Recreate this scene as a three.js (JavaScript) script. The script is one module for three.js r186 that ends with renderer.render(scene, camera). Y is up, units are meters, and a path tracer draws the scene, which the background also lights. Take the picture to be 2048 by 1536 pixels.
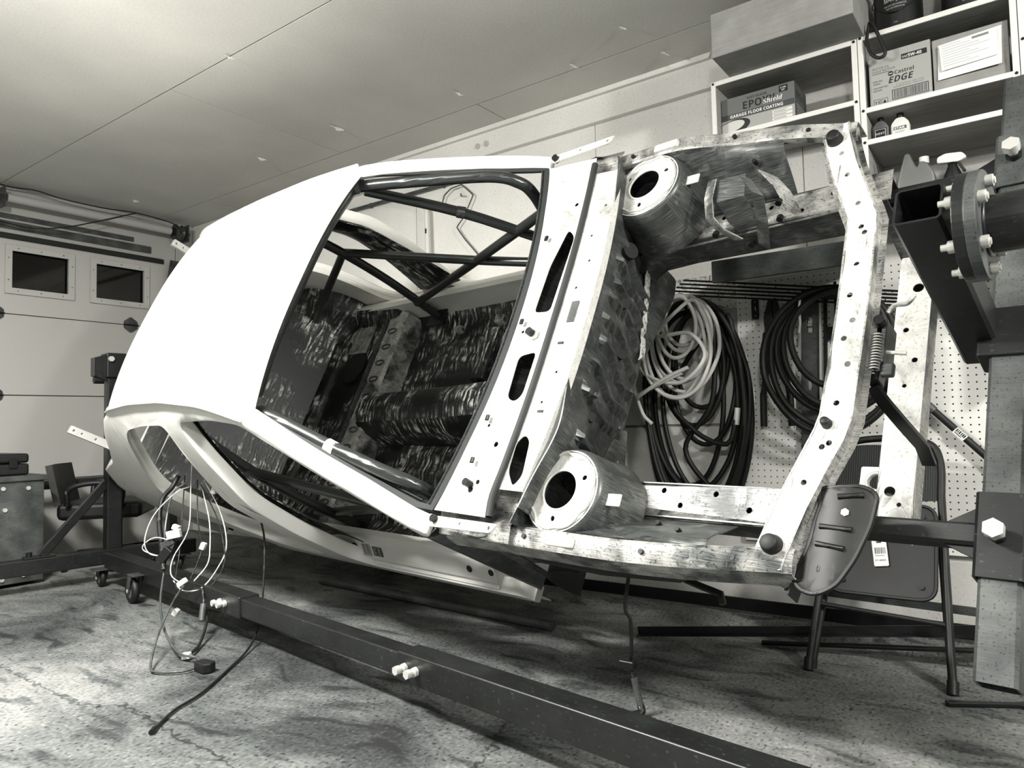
import * as THREE from 'three';
import { RoundedBoxGeometry } from 'three/addons/geometries/RoundedBoxGeometry.js';
import { mergeGeometries, toCreasedNormals } from 'three/addons/utils/BufferGeometryUtils.js';
import { TessellateModifier } from 'three/addons/modifiers/TessellateModifier.js';
import { RectAreaLightUniformsLib } from 'three/addons/lights/RectAreaLightUniformsLib.js';

RectAreaLightUniformsLib.init();
const V = (x, y, z) => new THREE.Vector3(x, y, z);
const scene = new THREE.Scene();

// ---------- camera ----------
const camera = new THREE.PerspectiveCamera(2 * Math.atan(768 / 1441) * 180 / Math.PI, 4 / 3, 0.05, 60);
{
  const yaw = 36.2 * Math.PI / 180, pitch = 3.06 * Math.PI / 180, roll = 1.3 * Math.PI / 180;
  const F = V(-Math.sin(yaw), 0, -Math.cos(yaw)), R = V(Math.cos(yaw), 0, -Math.sin(yaw)), Y = V(0, 1, 0);
  const f = F.clone().multiplyScalar(Math.cos(pitch)).addScaledVector(Y, Math.sin(pitch));
  const u = Y.clone().multiplyScalar(Math.cos(pitch)).addScaledVector(F, -Math.sin(pitch));
  const r = R.clone().multiplyScalar(Math.cos(roll)).addScaledVector(u, -Math.sin(roll));
  const up = u.clone().multiplyScalar(Math.cos(roll)).addScaledVector(R, Math.sin(roll));
  camera.position.set(0, 0.83, 0);
  camera.quaternion.setFromRotationMatrix(new THREE.Matrix4().makeBasis(r, up, f.clone().negate()));
  camera.updateMatrixWorld();
}
const renderer = new THREE.WebGLRenderer({ antialias: true });
renderer.toneMapping = THREE.LinearToneMapping;
renderer.toneMappingExposure = 1.0;
renderer.shadowMap.enabled = true;
scene.background = new THREE.Color(0x07090b);

// ---------- garage lamps, the last an added fill: position, length along x, width, strength ----------
const LAMPS = [[-2.3, 2.24, -0.25, 1.2, 0.14, 330, 13], [1.5, 2.16, -0.95, 1.2, 0.14, 50, 22], [0.6, 2.2, 1.3, 1.2, 0.14, 30, 13]];

// ---------- random and noise ----------
function seeded(a) { return () => { a |= 0; a = a + 0x6D2B79F5 | 0; let t = Math.imul(a ^ a >>> 15, 1 | a); t = t + Math.imul(t ^ t >>> 7, 61 | t) ^ t; return ((t ^ t >>> 14) >>> 0) / 4294967296; }; }
const PERM = (() => { const r = seeded(99), p = Uint16Array.from({ length: 4096 }, (_, i) => i); for (let i = 4095; i > 0; i--) { const j = Math.floor(r() * (i + 1)), t = p[i]; p[i] = p[j]; p[j] = t; } return p; })();
const RAND = (() => { const r = seeded(17); return Float32Array.from({ length: 4096 }, () => r()); })();
function hash(x, y, s) { return RAND[PERM[(PERM[(x + s * 131) & 4095] + y + s * 57) & 4095]]; }
const mod = (a, n) => ((a % n) + n) % n;
const GRAD = new Float32Array(8192);
for (let i = 0, r = seeded(23); i < 4096; i++) { const t = r() * 6.28319; GRAD[i * 2] = Math.cos(t); GRAD[i * 2 + 1] = Math.sin(t); }
function vnoise(x, y, p, q, s) {      // gradient noise, repeating after p by q cells, 0 to 1
  const i = Math.floor(x), j = Math.floor(y), a = x - i, b = y - j, u = a * a * a * (a * (a * 6 - 15) + 10), v = b * b * b * (b * (b * 6 - 15) + 10);
  const i0 = mod(i, p), i1 = mod(i + 1, p), j0 = mod(j, q), j1 = mod(j + 1, q), s1 = s * 131, s2 = s * 57;
  const A = PERM[(i0 + s1) & 4095], B = PERM[(i1 + s1) & 4095];
  const g = (h, dx, dy) => GRAD[h * 2] * dx + GRAD[h * 2 + 1] * dy;
  const n00 = g(PERM[(A + j0 + s2) & 4095], a, b), n10 = g(PERM[(B + j0 + s2) & 4095], a - 1, b), n01 = g(PERM[(A + j1 + s2) & 4095], a, b - 1), n11 = g(PERM[(B + j1 + s2) & 4095], a - 1, b - 1);
  const x0 = n00 + (n10 - n00) * u, x1 = n01 + (n11 - n01) * u; return 0.5 + 0.85 * (x0 + (x1 - x0) * v);
}
function fbm(u, v, p, q, s, o = 5) { let r = 0, a = 0.5, t = 0; for (let k = 0; k < o; k++) { r += a * vnoise(u * p, v * q, p, q, s + k); t += a; a *= 0.5; p *= 2; q *= 2; } return r / t; }
const smooth = (a, b, x) => { const t = Math.min(1, Math.max(0, (x - a) / (b - a))); return t * t * (3 - 2 * t); };
const mix = (a, b, t) => a + (b - a) * t;
// a grey of the sepia print: dark tones a little cool, light tones a little warm
function tone(g) { const w = smooth(0.1, 0.6, g); return [g * mix(0.93, 1.0, w), g * mix(1.0, 0.996, w), g * mix(1.0, 0.972, w)]; }
const grey = g => { const c = tone(g); return new THREE.Color().setRGB(c[0], c[1], c[2], THREE.SRGBColorSpace); };
function makeTexture(n, metres, fn, m = n, metresY = metres) {
  const d = new Uint8Array(n * m * 4);
  for (let y = 0; y < m; y++) for (let x = 0; x < n; x++) {
    const c = tone(Math.min(1, Math.max(0, fn(x / n, y / m)))), k = (y * n + x) * 4;
    d[k] = c[0] * 255; d[k + 1] = c[1] * 255; d[k + 2] = c[2] * 255; d[k + 3] = 255;
  }
  const t = new THREE.DataTexture(d, n, m); t.colorSpace = THREE.SRGBColorSpace;
  t.wrapS = t.wrapT = THREE.RepeatWrapping; t.magFilter = THREE.LinearFilter; t.minFilter = THREE.LinearMipmapLinearFilter; t.generateMipmaps = true;
  t.repeat.set(1 / metres, 1 / metresY); t.needsUpdate = true; return t;
}
function print(w, h, draw) {
  const c = document.createElement('canvas'); c.width = w; c.height = h; const g = c.getContext('2d'); draw(g, w, h);
  const t = new THREE.CanvasTexture(c); t.colorSpace = THREE.SRGBColorSpace; return t;
}
const css = g => { const c = tone(g).map(v => Math.round(v * 255)); return `rgb(${c[0]},${c[1]},${c[2]})`; };

// ---------- materials ----------
const std = (g, rough = 0.6, metal = 0, extra = {}) => new THREE.MeshStandardMaterial({ color: grey(g), roughness: rough, metalness: metal, side: THREE.DoubleSide, ...extra });
const mapped = (map, rough = 0.6, metal = 0, extra = {}) => new THREE.MeshStandardMaterial({ map, roughness: rough, metalness: metal, side: THREE.DoubleSide, ...extra });
const bumpOf = (map) => { const b = map.clone(); b.colorSpace = THREE.NoColorSpace; b.needsUpdate = true; return b; };

const CRACKS = [[[-3.067,-1.030],[-2.869,-1.023],[-2.669,-1.024],[-2.441,-1.021],[-2.345,-1.051],[-2.307,-1.094],[-2.157,-1.092],[-2.065,-1.077],[-1.972,-1.075],[-1.886,-1.065],[-1.797,-1.066],[-1.696,-1.060],[-1.5,-1.03],[-1.2,-0.99]], [[-1.133,-1.30],[-1.167,-1.474],[-1.213,-1.567],[-1.247,-1.63]], [[-2.065,-1.077],[-2.065,-1.110],[-2.06,-1.14]]];
function crackDepth(x, z) {   // cracks in the slab, in metres
  if (x < -3.2 || x > -1 || z < -1.75 || z > -0.9) return 0;
  const wx = x + (vnoise(x * 40, z * 40, 9999, 9999, 7) - 0.5) * 0.03, wz = z + (vnoise(x * 40, z * 40, 9999, 9999, 8) - 0.5) * 0.03;
  let d = 9; for (const l of CRACKS) for (let i = 1; i < l.length; i++) { const [a, b] = l[i - 1], [c, e] = l[i], t = Math.min(1, Math.max(0, ((wx - a) * (c - a) + (wz - b) * (e - b)) / ((c - a) ** 2 + (e - b) ** 2))); d = Math.min(d, Math.hypot(wx - a - (c - a) * t, wz - b - (e - b) * t)); }
  return 1 - smooth(0.002, 0.007, d);
}
const bent = (u, v, p, s, a) => [u + a * (fbm(u, v, p, p, s, 3) - 0.5), v + a * (fbm(u, v, p, p, s + 9, 3) - 0.5)];
const concrete = makeTexture(2048, 6, (u, v) => {
  const a = u + 0.04 * (fbm(u, v, 10, 10, 3, 3) - 0.5), b = v + 0.04 * (fbm(u, v, 10, 10, 5, 3) - 0.5);
  const big = fbm(a, b, 5, 5, 11, 7), fine = fbm(u, v, 500, 500, 13, 2), pit = vnoise(u * 700, v * 420, 700, 420, 41);
  let g = 0.56 + (big - 0.5) * 0.55 + (fbm(a, b, 40, 70, 12, 5) - 0.5) * 0.26 + (fine - 0.5) * 0.22;
  g -= 0.30 * smooth(0.52, 0.78, fbm(a, b, 6, 6, 21, 8)); g -= 0.24 * smooth(0.55, 0.80, fbm(a, b, 22, 90, 31, 6));
  g -= 0.26 * smooth(0.74, 0.86, pit); g += 0.10 * smooth(0.74, 0.84, vnoise(u * 520, v * 520, 520, 520, 51));
  g -= 0.24 * crackDepth(u * 6 - 6, v * 6 - 6);
  return Math.max(0.07, g * 0.78);
});
const plaster = makeTexture(1024, 2, (u, v) => 0.90 + (fbm(u, v, 5, 5, 61, 6) - 0.5) * 0.10 - 0.25 * smooth(0.80, 0.86, fbm(u, v, 250, 250, 62, 2)) + (fbm(u, v, 200, 200, 63, 2) - 0.5) * 0.05);
const ceilingPaint = makeTexture(1024, 2.4, (u, v) => 0.80 + (fbm(u, v, 4, 4, 71, 6) - 0.5) * 0.10 + (fbm(u, v, 250, 250, 72, 2) - 0.5) * 0.06);
const patina = makeTexture(1024, 0.7, (u, v) => {
  const [a, b] = bent(u, v, 6, 80, 0.10), w = fbm(a, b, 4, 4, 81, 8), brush = fbm(u, v, 12, 300, 82, 3), sp = fbm(a, b, 90, 90, 83, 4);
  let g = 0.66 + (brush - 0.5) * 0.46 + (fbm(a, b, 12, 12, 84, 7) - 0.5) * 0.5; g -= 0.38 * smooth(0.50, 0.74, w); g -= 0.22 * smooth(0.58, 0.75, sp); return Math.min(0.92, Math.max(0.10, g));
});
const cowlPaint = makeTexture(1024, 0.8, (u, v) => {
  const [a, b] = bent(u, v, 7, 90, 0.08); return Math.max(0.15, 0.90 - 0.30 * smooth(0.56, 0.82, fbm(a, b, 5, 5, 91, 8)) - 0.18 * smooth(0.60, 0.8, fbm(a, b, 110, 110, 92, 3)) + (fbm(a, b, 24, 24, 93, 6) - 0.5) * 0.16);
});
const bareSteel = makeTexture(1024, 0.6, (u, v) => {
  const [a, b2] = bent(u, v, 5, 100, 0.10), w = fbm(a, b2, 4, 4, 101, 8), b = fbm(u, v, 10, 220, 102, 3); return Math.max(0.06, 0.33 + (w - 0.5) * 0.34 + (b - 0.5) * 0.40 + 0.12 * smooth(0.56, 0.76, fbm(a, b2, 12, 12, 103, 7)));
});
const tarred = makeTexture(1024, 0.9, (u, v) => {
  const [a, b] = bent(u, v, 8, 110, 0.03), s1 = fbm(a, b, 60, 9, 112, 5), s2 = fbm(a, b, 14, 26, 115, 5), w = fbm(a, b, 3, 3, 113, 7);
  let g = 0.10 + 0.20 * (w - 0.4) + 0.95 * smooth(0.38, 0.70, s1) * smooth(0.36, 0.60, w) * smooth(0.20, 0.70, s2); g += 0.24 * smooth(0.58, 0.78, fbm(a, b, 90, 120, 114, 3)) * smooth(0.36, 0.62, w); return Math.max(0.04, g);
});
const blackPaint = makeTexture(512, 0.5, (u, v) => 0.10 + (fbm(u, v, 4, 4, 121, 7) - 0.5) * 0.10 + 0.14 * smooth(0.66, 0.80, fbm(u, v, 30, 60, 122, 5)) + (fbm(u, v, 6, 140, 123, 3) - 0.5) * 0.05);
const millScale = makeTexture(512, 0.4, (u, v) => 0.33 + (fbm(u, v, 4, 4, 131, 7) - 0.5) * 0.26 - 0.14 * smooth(0.66, 0.76, fbm(u, v, 60, 60, 132, 4)) + (fbm(u, v, 6, 120, 133, 3) - 0.5) * 0.08);
const plywood = makeTexture(512, 0.8, (u, v) => 0.62 + (fbm(u, v, 4, 70, 141, 5) - 0.5) * 0.2 + (fbm(u, v, 5, 5, 142, 5) - 0.5) * 0.12);
const strandBoard = makeTexture(512, 0.6, (u, v) => { const [c, d] = bent(u, v, 12, 150, 0.1), a = fbm(c, d, 16, 60, 151, 4), b = fbm(c, d, 60, 16, 152, 4); return 0.86 - 0.3 * smooth(0.56, 0.7, a) - 0.25 * smooth(0.58, 0.72, b); });
const cardboard = makeTexture(256, 0.5, (u, v) => 0.58 + (fbm(u, v, 3, 60, 161, 3) - 0.5) * 0.06 + (fbm(u, v, 6, 6, 162, 5) - 0.5) * 0.12);
const whitePaint = makeTexture(512, 1.0, (u, v) => 0.945 + (fbm(u, v, 5, 5, 171, 6) - 0.5) * 0.04);

const M = {
  floor: mapped(concrete, 0.78, 0, { bumpMap: bumpOf(concrete), bumpScale: 0.002 }),
  wall: mapped(plaster, 0.75), ceiling: mapped(ceilingPaint, 0.85), door: std(0.72, 0.6), doorTrim: std(0.68, 0.65),
  white: mapped(whitePaint, 0.42), patina: mapped(patina, 0.42, 0.12, { bumpMap: bumpOf(patina), bumpScale: 0.001 }), cowl: mapped(cowlPaint, 0.45),
  steel: mapped(bareSteel, 0.36, 0.3), tar: mapped(tarred, 0.40, 0.15, { bumpMap: bumpOf(tarred), bumpScale: 0.002 }), black: mapped(blackPaint, 0.38), mill: mapped(millScale, 0.5, 0.35),
  ply: mapped(plywood, 0.7), strand: mapped(strandBoard, 0.8), carton: mapped(cardboard, 0.85), farWall: std(0.26, 0.8), rubber: std(0.065, 0.55), seal: std(0.20, 0.7), plastic: std(0.06, 0.48),
  cage: std(0.33, 0.28, 0.7), zinc: std(0.82, 0.35, 0.35), darkSteel: std(0.15, 0.35, 0.5), peg: std(0.93, 0.6), holeBacking: std(0.24, 0.8), hole: std(0.05, 0.9), whiteCord: std(0.84, 0.5), paper: std(0.93, 0.8), innerDark: std(0.09, 0.6),
  shelf: std(0.90, 0.6), shelfInside: mapped(plywood, 0.7), galv: mapped(millScale, 0.4, 0.5), greyPlastic: std(0.42, 0.4), glassDark: new THREE.MeshPhysicalMaterial({ color: grey(0.55), roughness: 0.06, transmission: 1, thickness: 0, ior: 1.5 }),
};

// ---------- geometry helpers ----------
function fromTriangles(tri, crease = 0.7) {
  const g = new THREE.BufferGeometry(), a = new Float32Array(tri.length * 3);
  tri.forEach((p, i) => { a[i * 3] = p.x; a[i * 3 + 1] = p.y; a[i * 3 + 2] = p.z; });
  g.setAttribute('position', new THREE.BufferAttribute(a, 3)); g.computeVertexNormals(); return toCreasedNormals(g, crease);
}
const quad = (t, a, b, c, d) => t.push(a, b, c, a, c, d);
function shell(grid, t, crease = 0.7) {     // sheet through a grid of points, given a thickness
  const n = grid.length, m = grid[0].length, back = [];
  for (let i = 0; i < n; i++) { back.push([]); for (let j = 0; j < m; j++) {
    const a = grid[Math.min(n - 1, i + 1)][j].clone().sub(grid[Math.max(0, i - 1)][j]), b = grid[i][Math.min(m - 1, j + 1)].clone().sub(grid[i][Math.max(0, j - 1)]);
    back[i].push(grid[i][j].clone().addScaledVector(a.cross(b).normalize(), -t)); } }
  const T = [];
  for (let i = 0; i < n - 1; i++) for (let j = 0; j < m - 1; j++) { quad(T, grid[i][j], grid[i + 1][j], grid[i + 1][j + 1], grid[i][j + 1]); quad(T, back[i][j], back[i][j + 1], back[i + 1][j + 1], back[i + 1][j]); }
  for (let i = 0; i < n - 1; i++) { quad(T, grid[i][0], back[i][0], back[i + 1][0], grid[i + 1][0]); quad(T, grid[i][m - 1], grid[i + 1][m - 1], back[i + 1][m - 1], back[i][m - 1]); }
  for (let j = 0; j < m - 1; j++) { quad(T, grid[0][j], grid[0][j + 1], back[0][j + 1], back[0][j]); quad(T, grid[n - 1][j], back[n - 1][j], back[n - 1][j + 1], grid[n - 1][j + 1]); }
  return fromTriangles(T, crease);
}
function surface(n, m, fn) { const g = []; for (let i = 0; i <= n; i++) { g.push([]); for (let j = 0; j <= m; j++) g[i].push(fn(i / n, j / m)); } return g; }
function sweep(path, prof, up = V(0, 1, 0), crease = 0.6, closed = false) {
  const n = path.length, rings = [];
  for (let i = 0; i < n; i++) {
    const a = path[closed ? mod(i - 1, n) : Math.max(0, i - 1)], b = path[closed ? mod(i + 1, n) : Math.min(n - 1, i + 1)];
    const t = b.clone().sub(a).normalize(), s = t.clone().cross(up).normalize(), w = s.clone().cross(t).normalize();
    rings.push(prof.map(([x, y]) => path[i].clone().addScaledVector(s, x).addScaledVector(w, y)));
  }
  const T = [], m = prof.length;
  for (let i = 0; i < (closed ? n : n - 1); i++) for (let j = 0; j < m; j++) { const p = rings[i], q = rings[(i + 1) % n], k = (j + 1) % m; quad(T, p[j], p[k], q[k], q[j]); }
  if (!closed) { const f = THREE.ShapeUtils.triangulateShape(prof.map(p => new THREE.Vector2(p[0], p[1])), []); for (const [a, b, c] of f) { T.push(rings[0][a], rings[0][c], rings[0][b], rings[n - 1][a], rings[n - 1][b], rings[n - 1][c]); } }
  return fromTriangles(T, crease);
}
const rect = (w, h, x = 0, y = 0) => [[x - w / 2, y - h / 2], [x + w / 2, y - h / 2], [x + w / 2, y + h / 2], [x - w / 2, y + h / 2]];
function chamfered(w, h, c, x = 0, y = 0) { const a = w / 2, b = h / 2; return [[x - a + c, y - b], [x + a - c, y - b], [x + a, y - b + c], [x + a, y + b - c], [x + a - c, y + b], [x - a + c, y + b], [x - a, y + b - c], [x - a, y - b + c]]; }
function smoothPath(pts, n, closed = false, tension = 0.5) { const c = new THREE.CatmullRomCurve3(pts.map(p => p.isVector3 ? p : V(...p)), closed, 'catmullrom', tension); return closed ? c.getPoints(n).slice(0, n) : c.getPoints(n); }
function tube(pts, r, n = 60, rad = 8, closed = false, tension = 0.5) { return new THREE.TubeGeometry(new THREE.CatmullRomCurve3(pts.map(p => p.isVector3 ? p : V(...p)), closed, 'catmullrom', tension), n, r, rad, closed); }
function capped(pts, r, n = 60, rad = 10, tension = 0.5) { const P = smoothPath(pts, n, false, tension), ring = []; for (let k = 0; k < rad; k++) ring.push([Math.cos(k / rad * 6.28319) * r, Math.sin(k / rad * 6.28319) * r]); return sweep(P, ring, V(0.31, 0.88, 0.36), 1.2); }
function rod(a, b, r, rad = 12, r2 = r) { a = a.isVector3 ? a : V(...a); b = b.isVector3 ? b : V(...b); const d = b.clone().sub(a), g = new THREE.CylinderGeometry(r2, r, d.length(), rad); g.applyQuaternion(new THREE.Quaternion().setFromUnitVectors(V(0, 1, 0), d.clone().normalize())); const m = a.clone().add(b).multiplyScalar(0.5); g.translate(m.x, m.y, m.z); return g; }
function box(w, h, d, x = 0, y = 0, z = 0, r = 0.003) { const g = new RoundedBoxGeometry(w, h, d, 1, Math.min(r, w / 2.1, h / 2.1, d / 2.1)); g.translate(x, y, z); return g; }
const span = (x0, x1, y0, y1, z0, z1, r) => box(x1 - x0, y1 - y0, z1 - z0, (x0 + x1) / 2, (y0 + y1) / 2, (z0 + z1) / 2, r);
function plate(outline, holes, depth, bevel = 0) {
  const s = new THREE.Shape(outline.map(p => new THREE.Vector2(p[0], p[1])));
  for (const h of holes) s.holes.push(new THREE.Path(h.map(p => new THREE.Vector2(p[0], p[1]))));
  return new THREE.ExtrudeGeometry(s, { depth, bevelEnabled: bevel > 0, bevelSize: bevel, bevelThickness: bevel, bevelSegments: 2, bevelOffset: -bevel, curveSegments: 8 });
}
const circle = (x, y, r, n = 16, ry = r) => Array.from({ length: n }, (_, k) => [x + Math.cos(k / n * 6.28319) * r, y + Math.sin(k / n * 6.28319) * ry]);
function rounded(pts, r, n = 4) { const o = []; pts.forEach((p, i) => { const a = pts[mod(i - 1, pts.length)], b = pts[(i + 1) % pts.length]; const da = Math.hypot(a[0] - p[0], a[1] - p[1]), db = Math.hypot(b[0] - p[0], b[1] - p[1]), q = Math.min(r, da / 2, db / 2); const s = [p[0] + (a[0] - p[0]) / da * q, p[1] + (a[1] - p[1]) / da * q], e = [p[0] + (b[0] - p[0]) / db * q, p[1] + (b[1] - p[1]) / db * q]; for (let k = 0; k <= n; k++) { const t = k / n; o.push([(1 - t) * (1 - t) * s[0] + 2 * t * (1 - t) * p[0] + t * t * e[0], (1 - t) * (1 - t) * s[1] + 2 * t * (1 - t) * p[1] + t * t * e[1]]); } }); return o; }
function curve2(pts, n, closed = false) { return new THREE.CatmullRomCurve3(pts.map(p => V(p[0], p[1], 0)), closed, 'catmullrom', 0.5).getPoints(n).map(p => [p.x, p.y]); }
function warp(g, fn, mirrored = false, crease = 0.6, fine = 0) {
  if (g.index) g = g.toNonIndexed();
  for (const k of Object.keys(g.attributes)) if (k !== 'position' && k !== 'normal' && k !== 'uv') g.deleteAttribute(k);
  if (fine) g = new TessellateModifier(fine, 5).modify(g);
  const p = g.attributes.position, v = V(0, 0, 0);
  for (let i = 0; i < p.count; i++) { v.fromBufferAttribute(p, i); const w = fn(v); p.setXYZ(i, w.x, w.y, w.z); }
  if (mirrored) for (let i = 0; i < p.count; i += 3) { const x = p.getX(i + 1), y = p.getY(i + 1), z = p.getZ(i + 1); p.setXYZ(i + 1, p.getX(i + 2), p.getY(i + 2), p.getZ(i + 2)); p.setXYZ(i + 2, x, y, z); }
  g.computeVertexNormals(); return toCreasedNormals(g, crease);
}
function placed(g, o, ex, ey, ez) { g.applyMatrix4(new THREE.Matrix4().makeBasis(ex, ey, ez).setPosition(o)); return g; }
function lathe(pts, n = 32) { return new THREE.LatheGeometry(pts.map(p => new THREE.Vector2(p[0], p[1])), n); }
function merge(list) { return mergeGeometries(list.map(g => { const h = g.index ? g.toNonIndexed() : g; for (const k of Object.keys(h.attributes)) if (!['position', 'normal', 'uv'].includes(k)) h.deleteAttribute(k); if (!h.attributes.uv) h.setAttribute('uv', new THREE.BufferAttribute(new Float32Array(h.attributes.position.count * 2), 2)); return h; })); }
function metreUV(g) {
  const p = g.attributes.position, n = g.attributes.normal, uv = new Float32Array(p.count * 2);
  for (let i = 0; i < p.count; i++) { const a = Math.abs(n.getX(i)), b = Math.abs(n.getY(i)), c = Math.abs(n.getZ(i)), x = p.getX(i), y = p.getY(i), z = p.getZ(i);
    if (c >= a && c >= b) { uv[i * 2] = x; uv[i * 2 + 1] = y; } else if (b >= a) { uv[i * 2] = x; uv[i * 2 + 1] = z; } else { uv[i * 2] = z; uv[i * 2 + 1] = y; } }
  g.setAttribute('uv', new THREE.BufferAttribute(uv, 2)); return g;
}
// ---------- scene helpers ----------
const used = new Map();
function numbered(n) { const k = used.get(n) || 0; used.set(n, k + 1); return k ? `${n}_${String(k).padStart(3, '0')}` : n; }
function mesh(name, g, m, parent, label, keepUV = false) {
  if (!keepUV) { if (!g.attributes.normal) g.computeVertexNormals(); metreUV(g); }
  const o = new THREE.Mesh(g, m); o.name = name; o.castShadow = o.receiveShadow = true; if (label) o.userData.label = label;
  if (parent) parent.add(o); return o;
}
function thing(name, label, category, pos = [0, 0, 0], group) { const o = new THREE.Group(); o.name = numbered(name); o.position.set(...pos); o.userData = { label, category }; if (group) o.userData.group = group; scene.add(o); return o; }
function single(name, g, m, label, category, group) { const o = mesh(numbered(name), g, m, scene); o.userData = { label, category }; if (group) o.userData.group = group; return o; }
function setting(name, g, m, label, category = 'structure') { const o = g ? mesh(name, g, m, scene) : new THREE.Group(); if (!g) { o.name = name; scene.add(o); } o.userData = { kind: 'structure', label, category }; return o; }
function decal(name, w, h, tex, parent, o, ex, ey, label) { const g = new THREE.PlaneGeometry(w, h); const ez = ex.clone().cross(ey).normalize(); placed(g, o.clone().addScaledVector(ez, 0.0012), ex, ey, ez); return mesh(name, g, mapped(tex, 0.6), parent, label, true); }
const X = V(1, 0, 0), Y = V(0, 1, 0), Z = V(0, 0, 1);
// ================= the garage =================
const X0 = -5.37, X1 = 2.6, Z0 = -3.08, Z1 = 2.6, H = 2.44;
setting('floor', span(X0 - 0.2, X1 + 0.2, -0.12, 0, Z0 - 0.2, Z1 + 0.2, 0.001), M.floor, 'stained grey concrete garage floor with long cracks', 'floor');
{ // ceiling of drywall boards with open joints
  const c = setting('ceiling', null, null, 'off white drywall ceiling with open board joints', 'ceiling');
  mesh('ceiling_slab', span(X0 - 0.2, X1 + 0.2, H + 0.013, H + 0.15, Z0 - 0.2, Z1 + 0.2, 0.001), M.ply, c);
  const rows = [[Z0, -2.79, [-4.66, -2.22, 0.22]], [-2.79, -1.75, [-3.25, -0.81]], [-1.75, -0.53, [-4.41, -1.97, 0.47]], [-0.53, 0.69, [-3.25, -0.81, 1.63]], [0.69, 1.91, [-4.41, -1.97, 0.47]], [1.91, Z1, [-3.25, -0.81]]];
  const e = 0.0028;
  for (const [a, b, cuts] of rows) { const xs = [X0, ...cuts, X1]; for (let i = 0; i < xs.length - 1; i++) mesh('drywall_board', span(xs[i] + e, xs[i + 1] - e, H, H + 0.013, a + e, b - e, 0.001), M.ceiling, c); }
  const r = seeded(31);
  for (const [x, z, s] of [[-2.96, -2.51, 1.2], [-3.65, -2.52, 1], [-5.0, -2.45, 0.8], [-2.74, -1.74, 0.7], [-2.2, -2.62, 0.8], [-1.62, -2.74, 0.8], [-1.3, -2.6, 0.6], [-1.25, -2.9, 0.7]]) {
    const p = surface(4, 4, (u, v) => V(x + (u - 0.5) * 0.045 * s + (r() - 0.5) * 0.008, H - 0.004 - 0.035 * s * u * u * (0.6 + 0.4 * v), z + (v - 0.5) * 0.045 * s + (r() - 0.5) * 0.008));
    mesh('paint_flake', shell(p, 0.0006), M.paper, c);
  }
}
{ // back wall: boards with joints, a ledger board under the ceiling
  const w = setting('wall_back', null, null, 'white boarded back wall with thin dark joints', 'wall');
  mesh('wall_backing', span(X0 - 0.2, X1 + 0.2, -0.1, H + 0.15, Z0 - 0.2, Z0 - 0.012, 0.001), M.ply, w);
  const cols = [X0, -4.15, -2.93, -1.71, -0.74, 0.48, X1], e = 0.0018;
  for (let i = 0; i < cols.length - 1; i++) {
    mesh('wall_board', span(cols[i] + e, cols[i + 1] - e, 0, 0.793, Z0 - 0.012, Z0, 0.001), M.wall, w);
    mesh('wall_board', span(cols[i] + e + (i === 3 ? 0 : 0), cols[i + 1] - e, 0.805, H, Z0 - 0.012, Z0, 0.001), M.wall, w);
  }
  const t = setting('trim_1', null, null, 'white ledger board running under the ceiling on the back wall', 'trim');
  mesh('ledger_board', span(-4.6, -1.02, 2.29, 2.415, Z0, Z0 + 0.035, 0.003), M.wall, t);
  mesh('ledger_cap', span(-4.6, -1.02, 2.415, 2.44, Z0, Z0 + 0.055, 0.003), M.wall, t);
  for (const x of [-2.42, -2.36]) { mesh('bolt', placed(new THREE.CylinderGeometry(0.016, 0.016, 0.012, 6), V(x, 2.35, Z0 + 0.04), X, Z, V(0, -1, 0)), M.zinc, t); }
  const c = setting('trim_2', null, null, 'dirty concrete curb along the foot of the back wall', 'curb');
  mesh('curb', sweep([V(X0, 0, Z0), V(X1, 0, Z0)], [[0, 0], [0.26, 0], [0.22, 0.022], [0.03, 0.055], [0, 0.055]], Y), M.floor, c);
}
setting('wall_right', span(X1, X1 + 0.15, 0, H, Z0, Z1, 0.001), M.farWall, 'plain grey wall right of the camera', 'wall');
setting('wall_front', span(X0, X1, 0, H, Z1, Z1 + 0.15, 0.001), M.farWall, 'plain grey wall behind the camera', 'wall');
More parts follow.
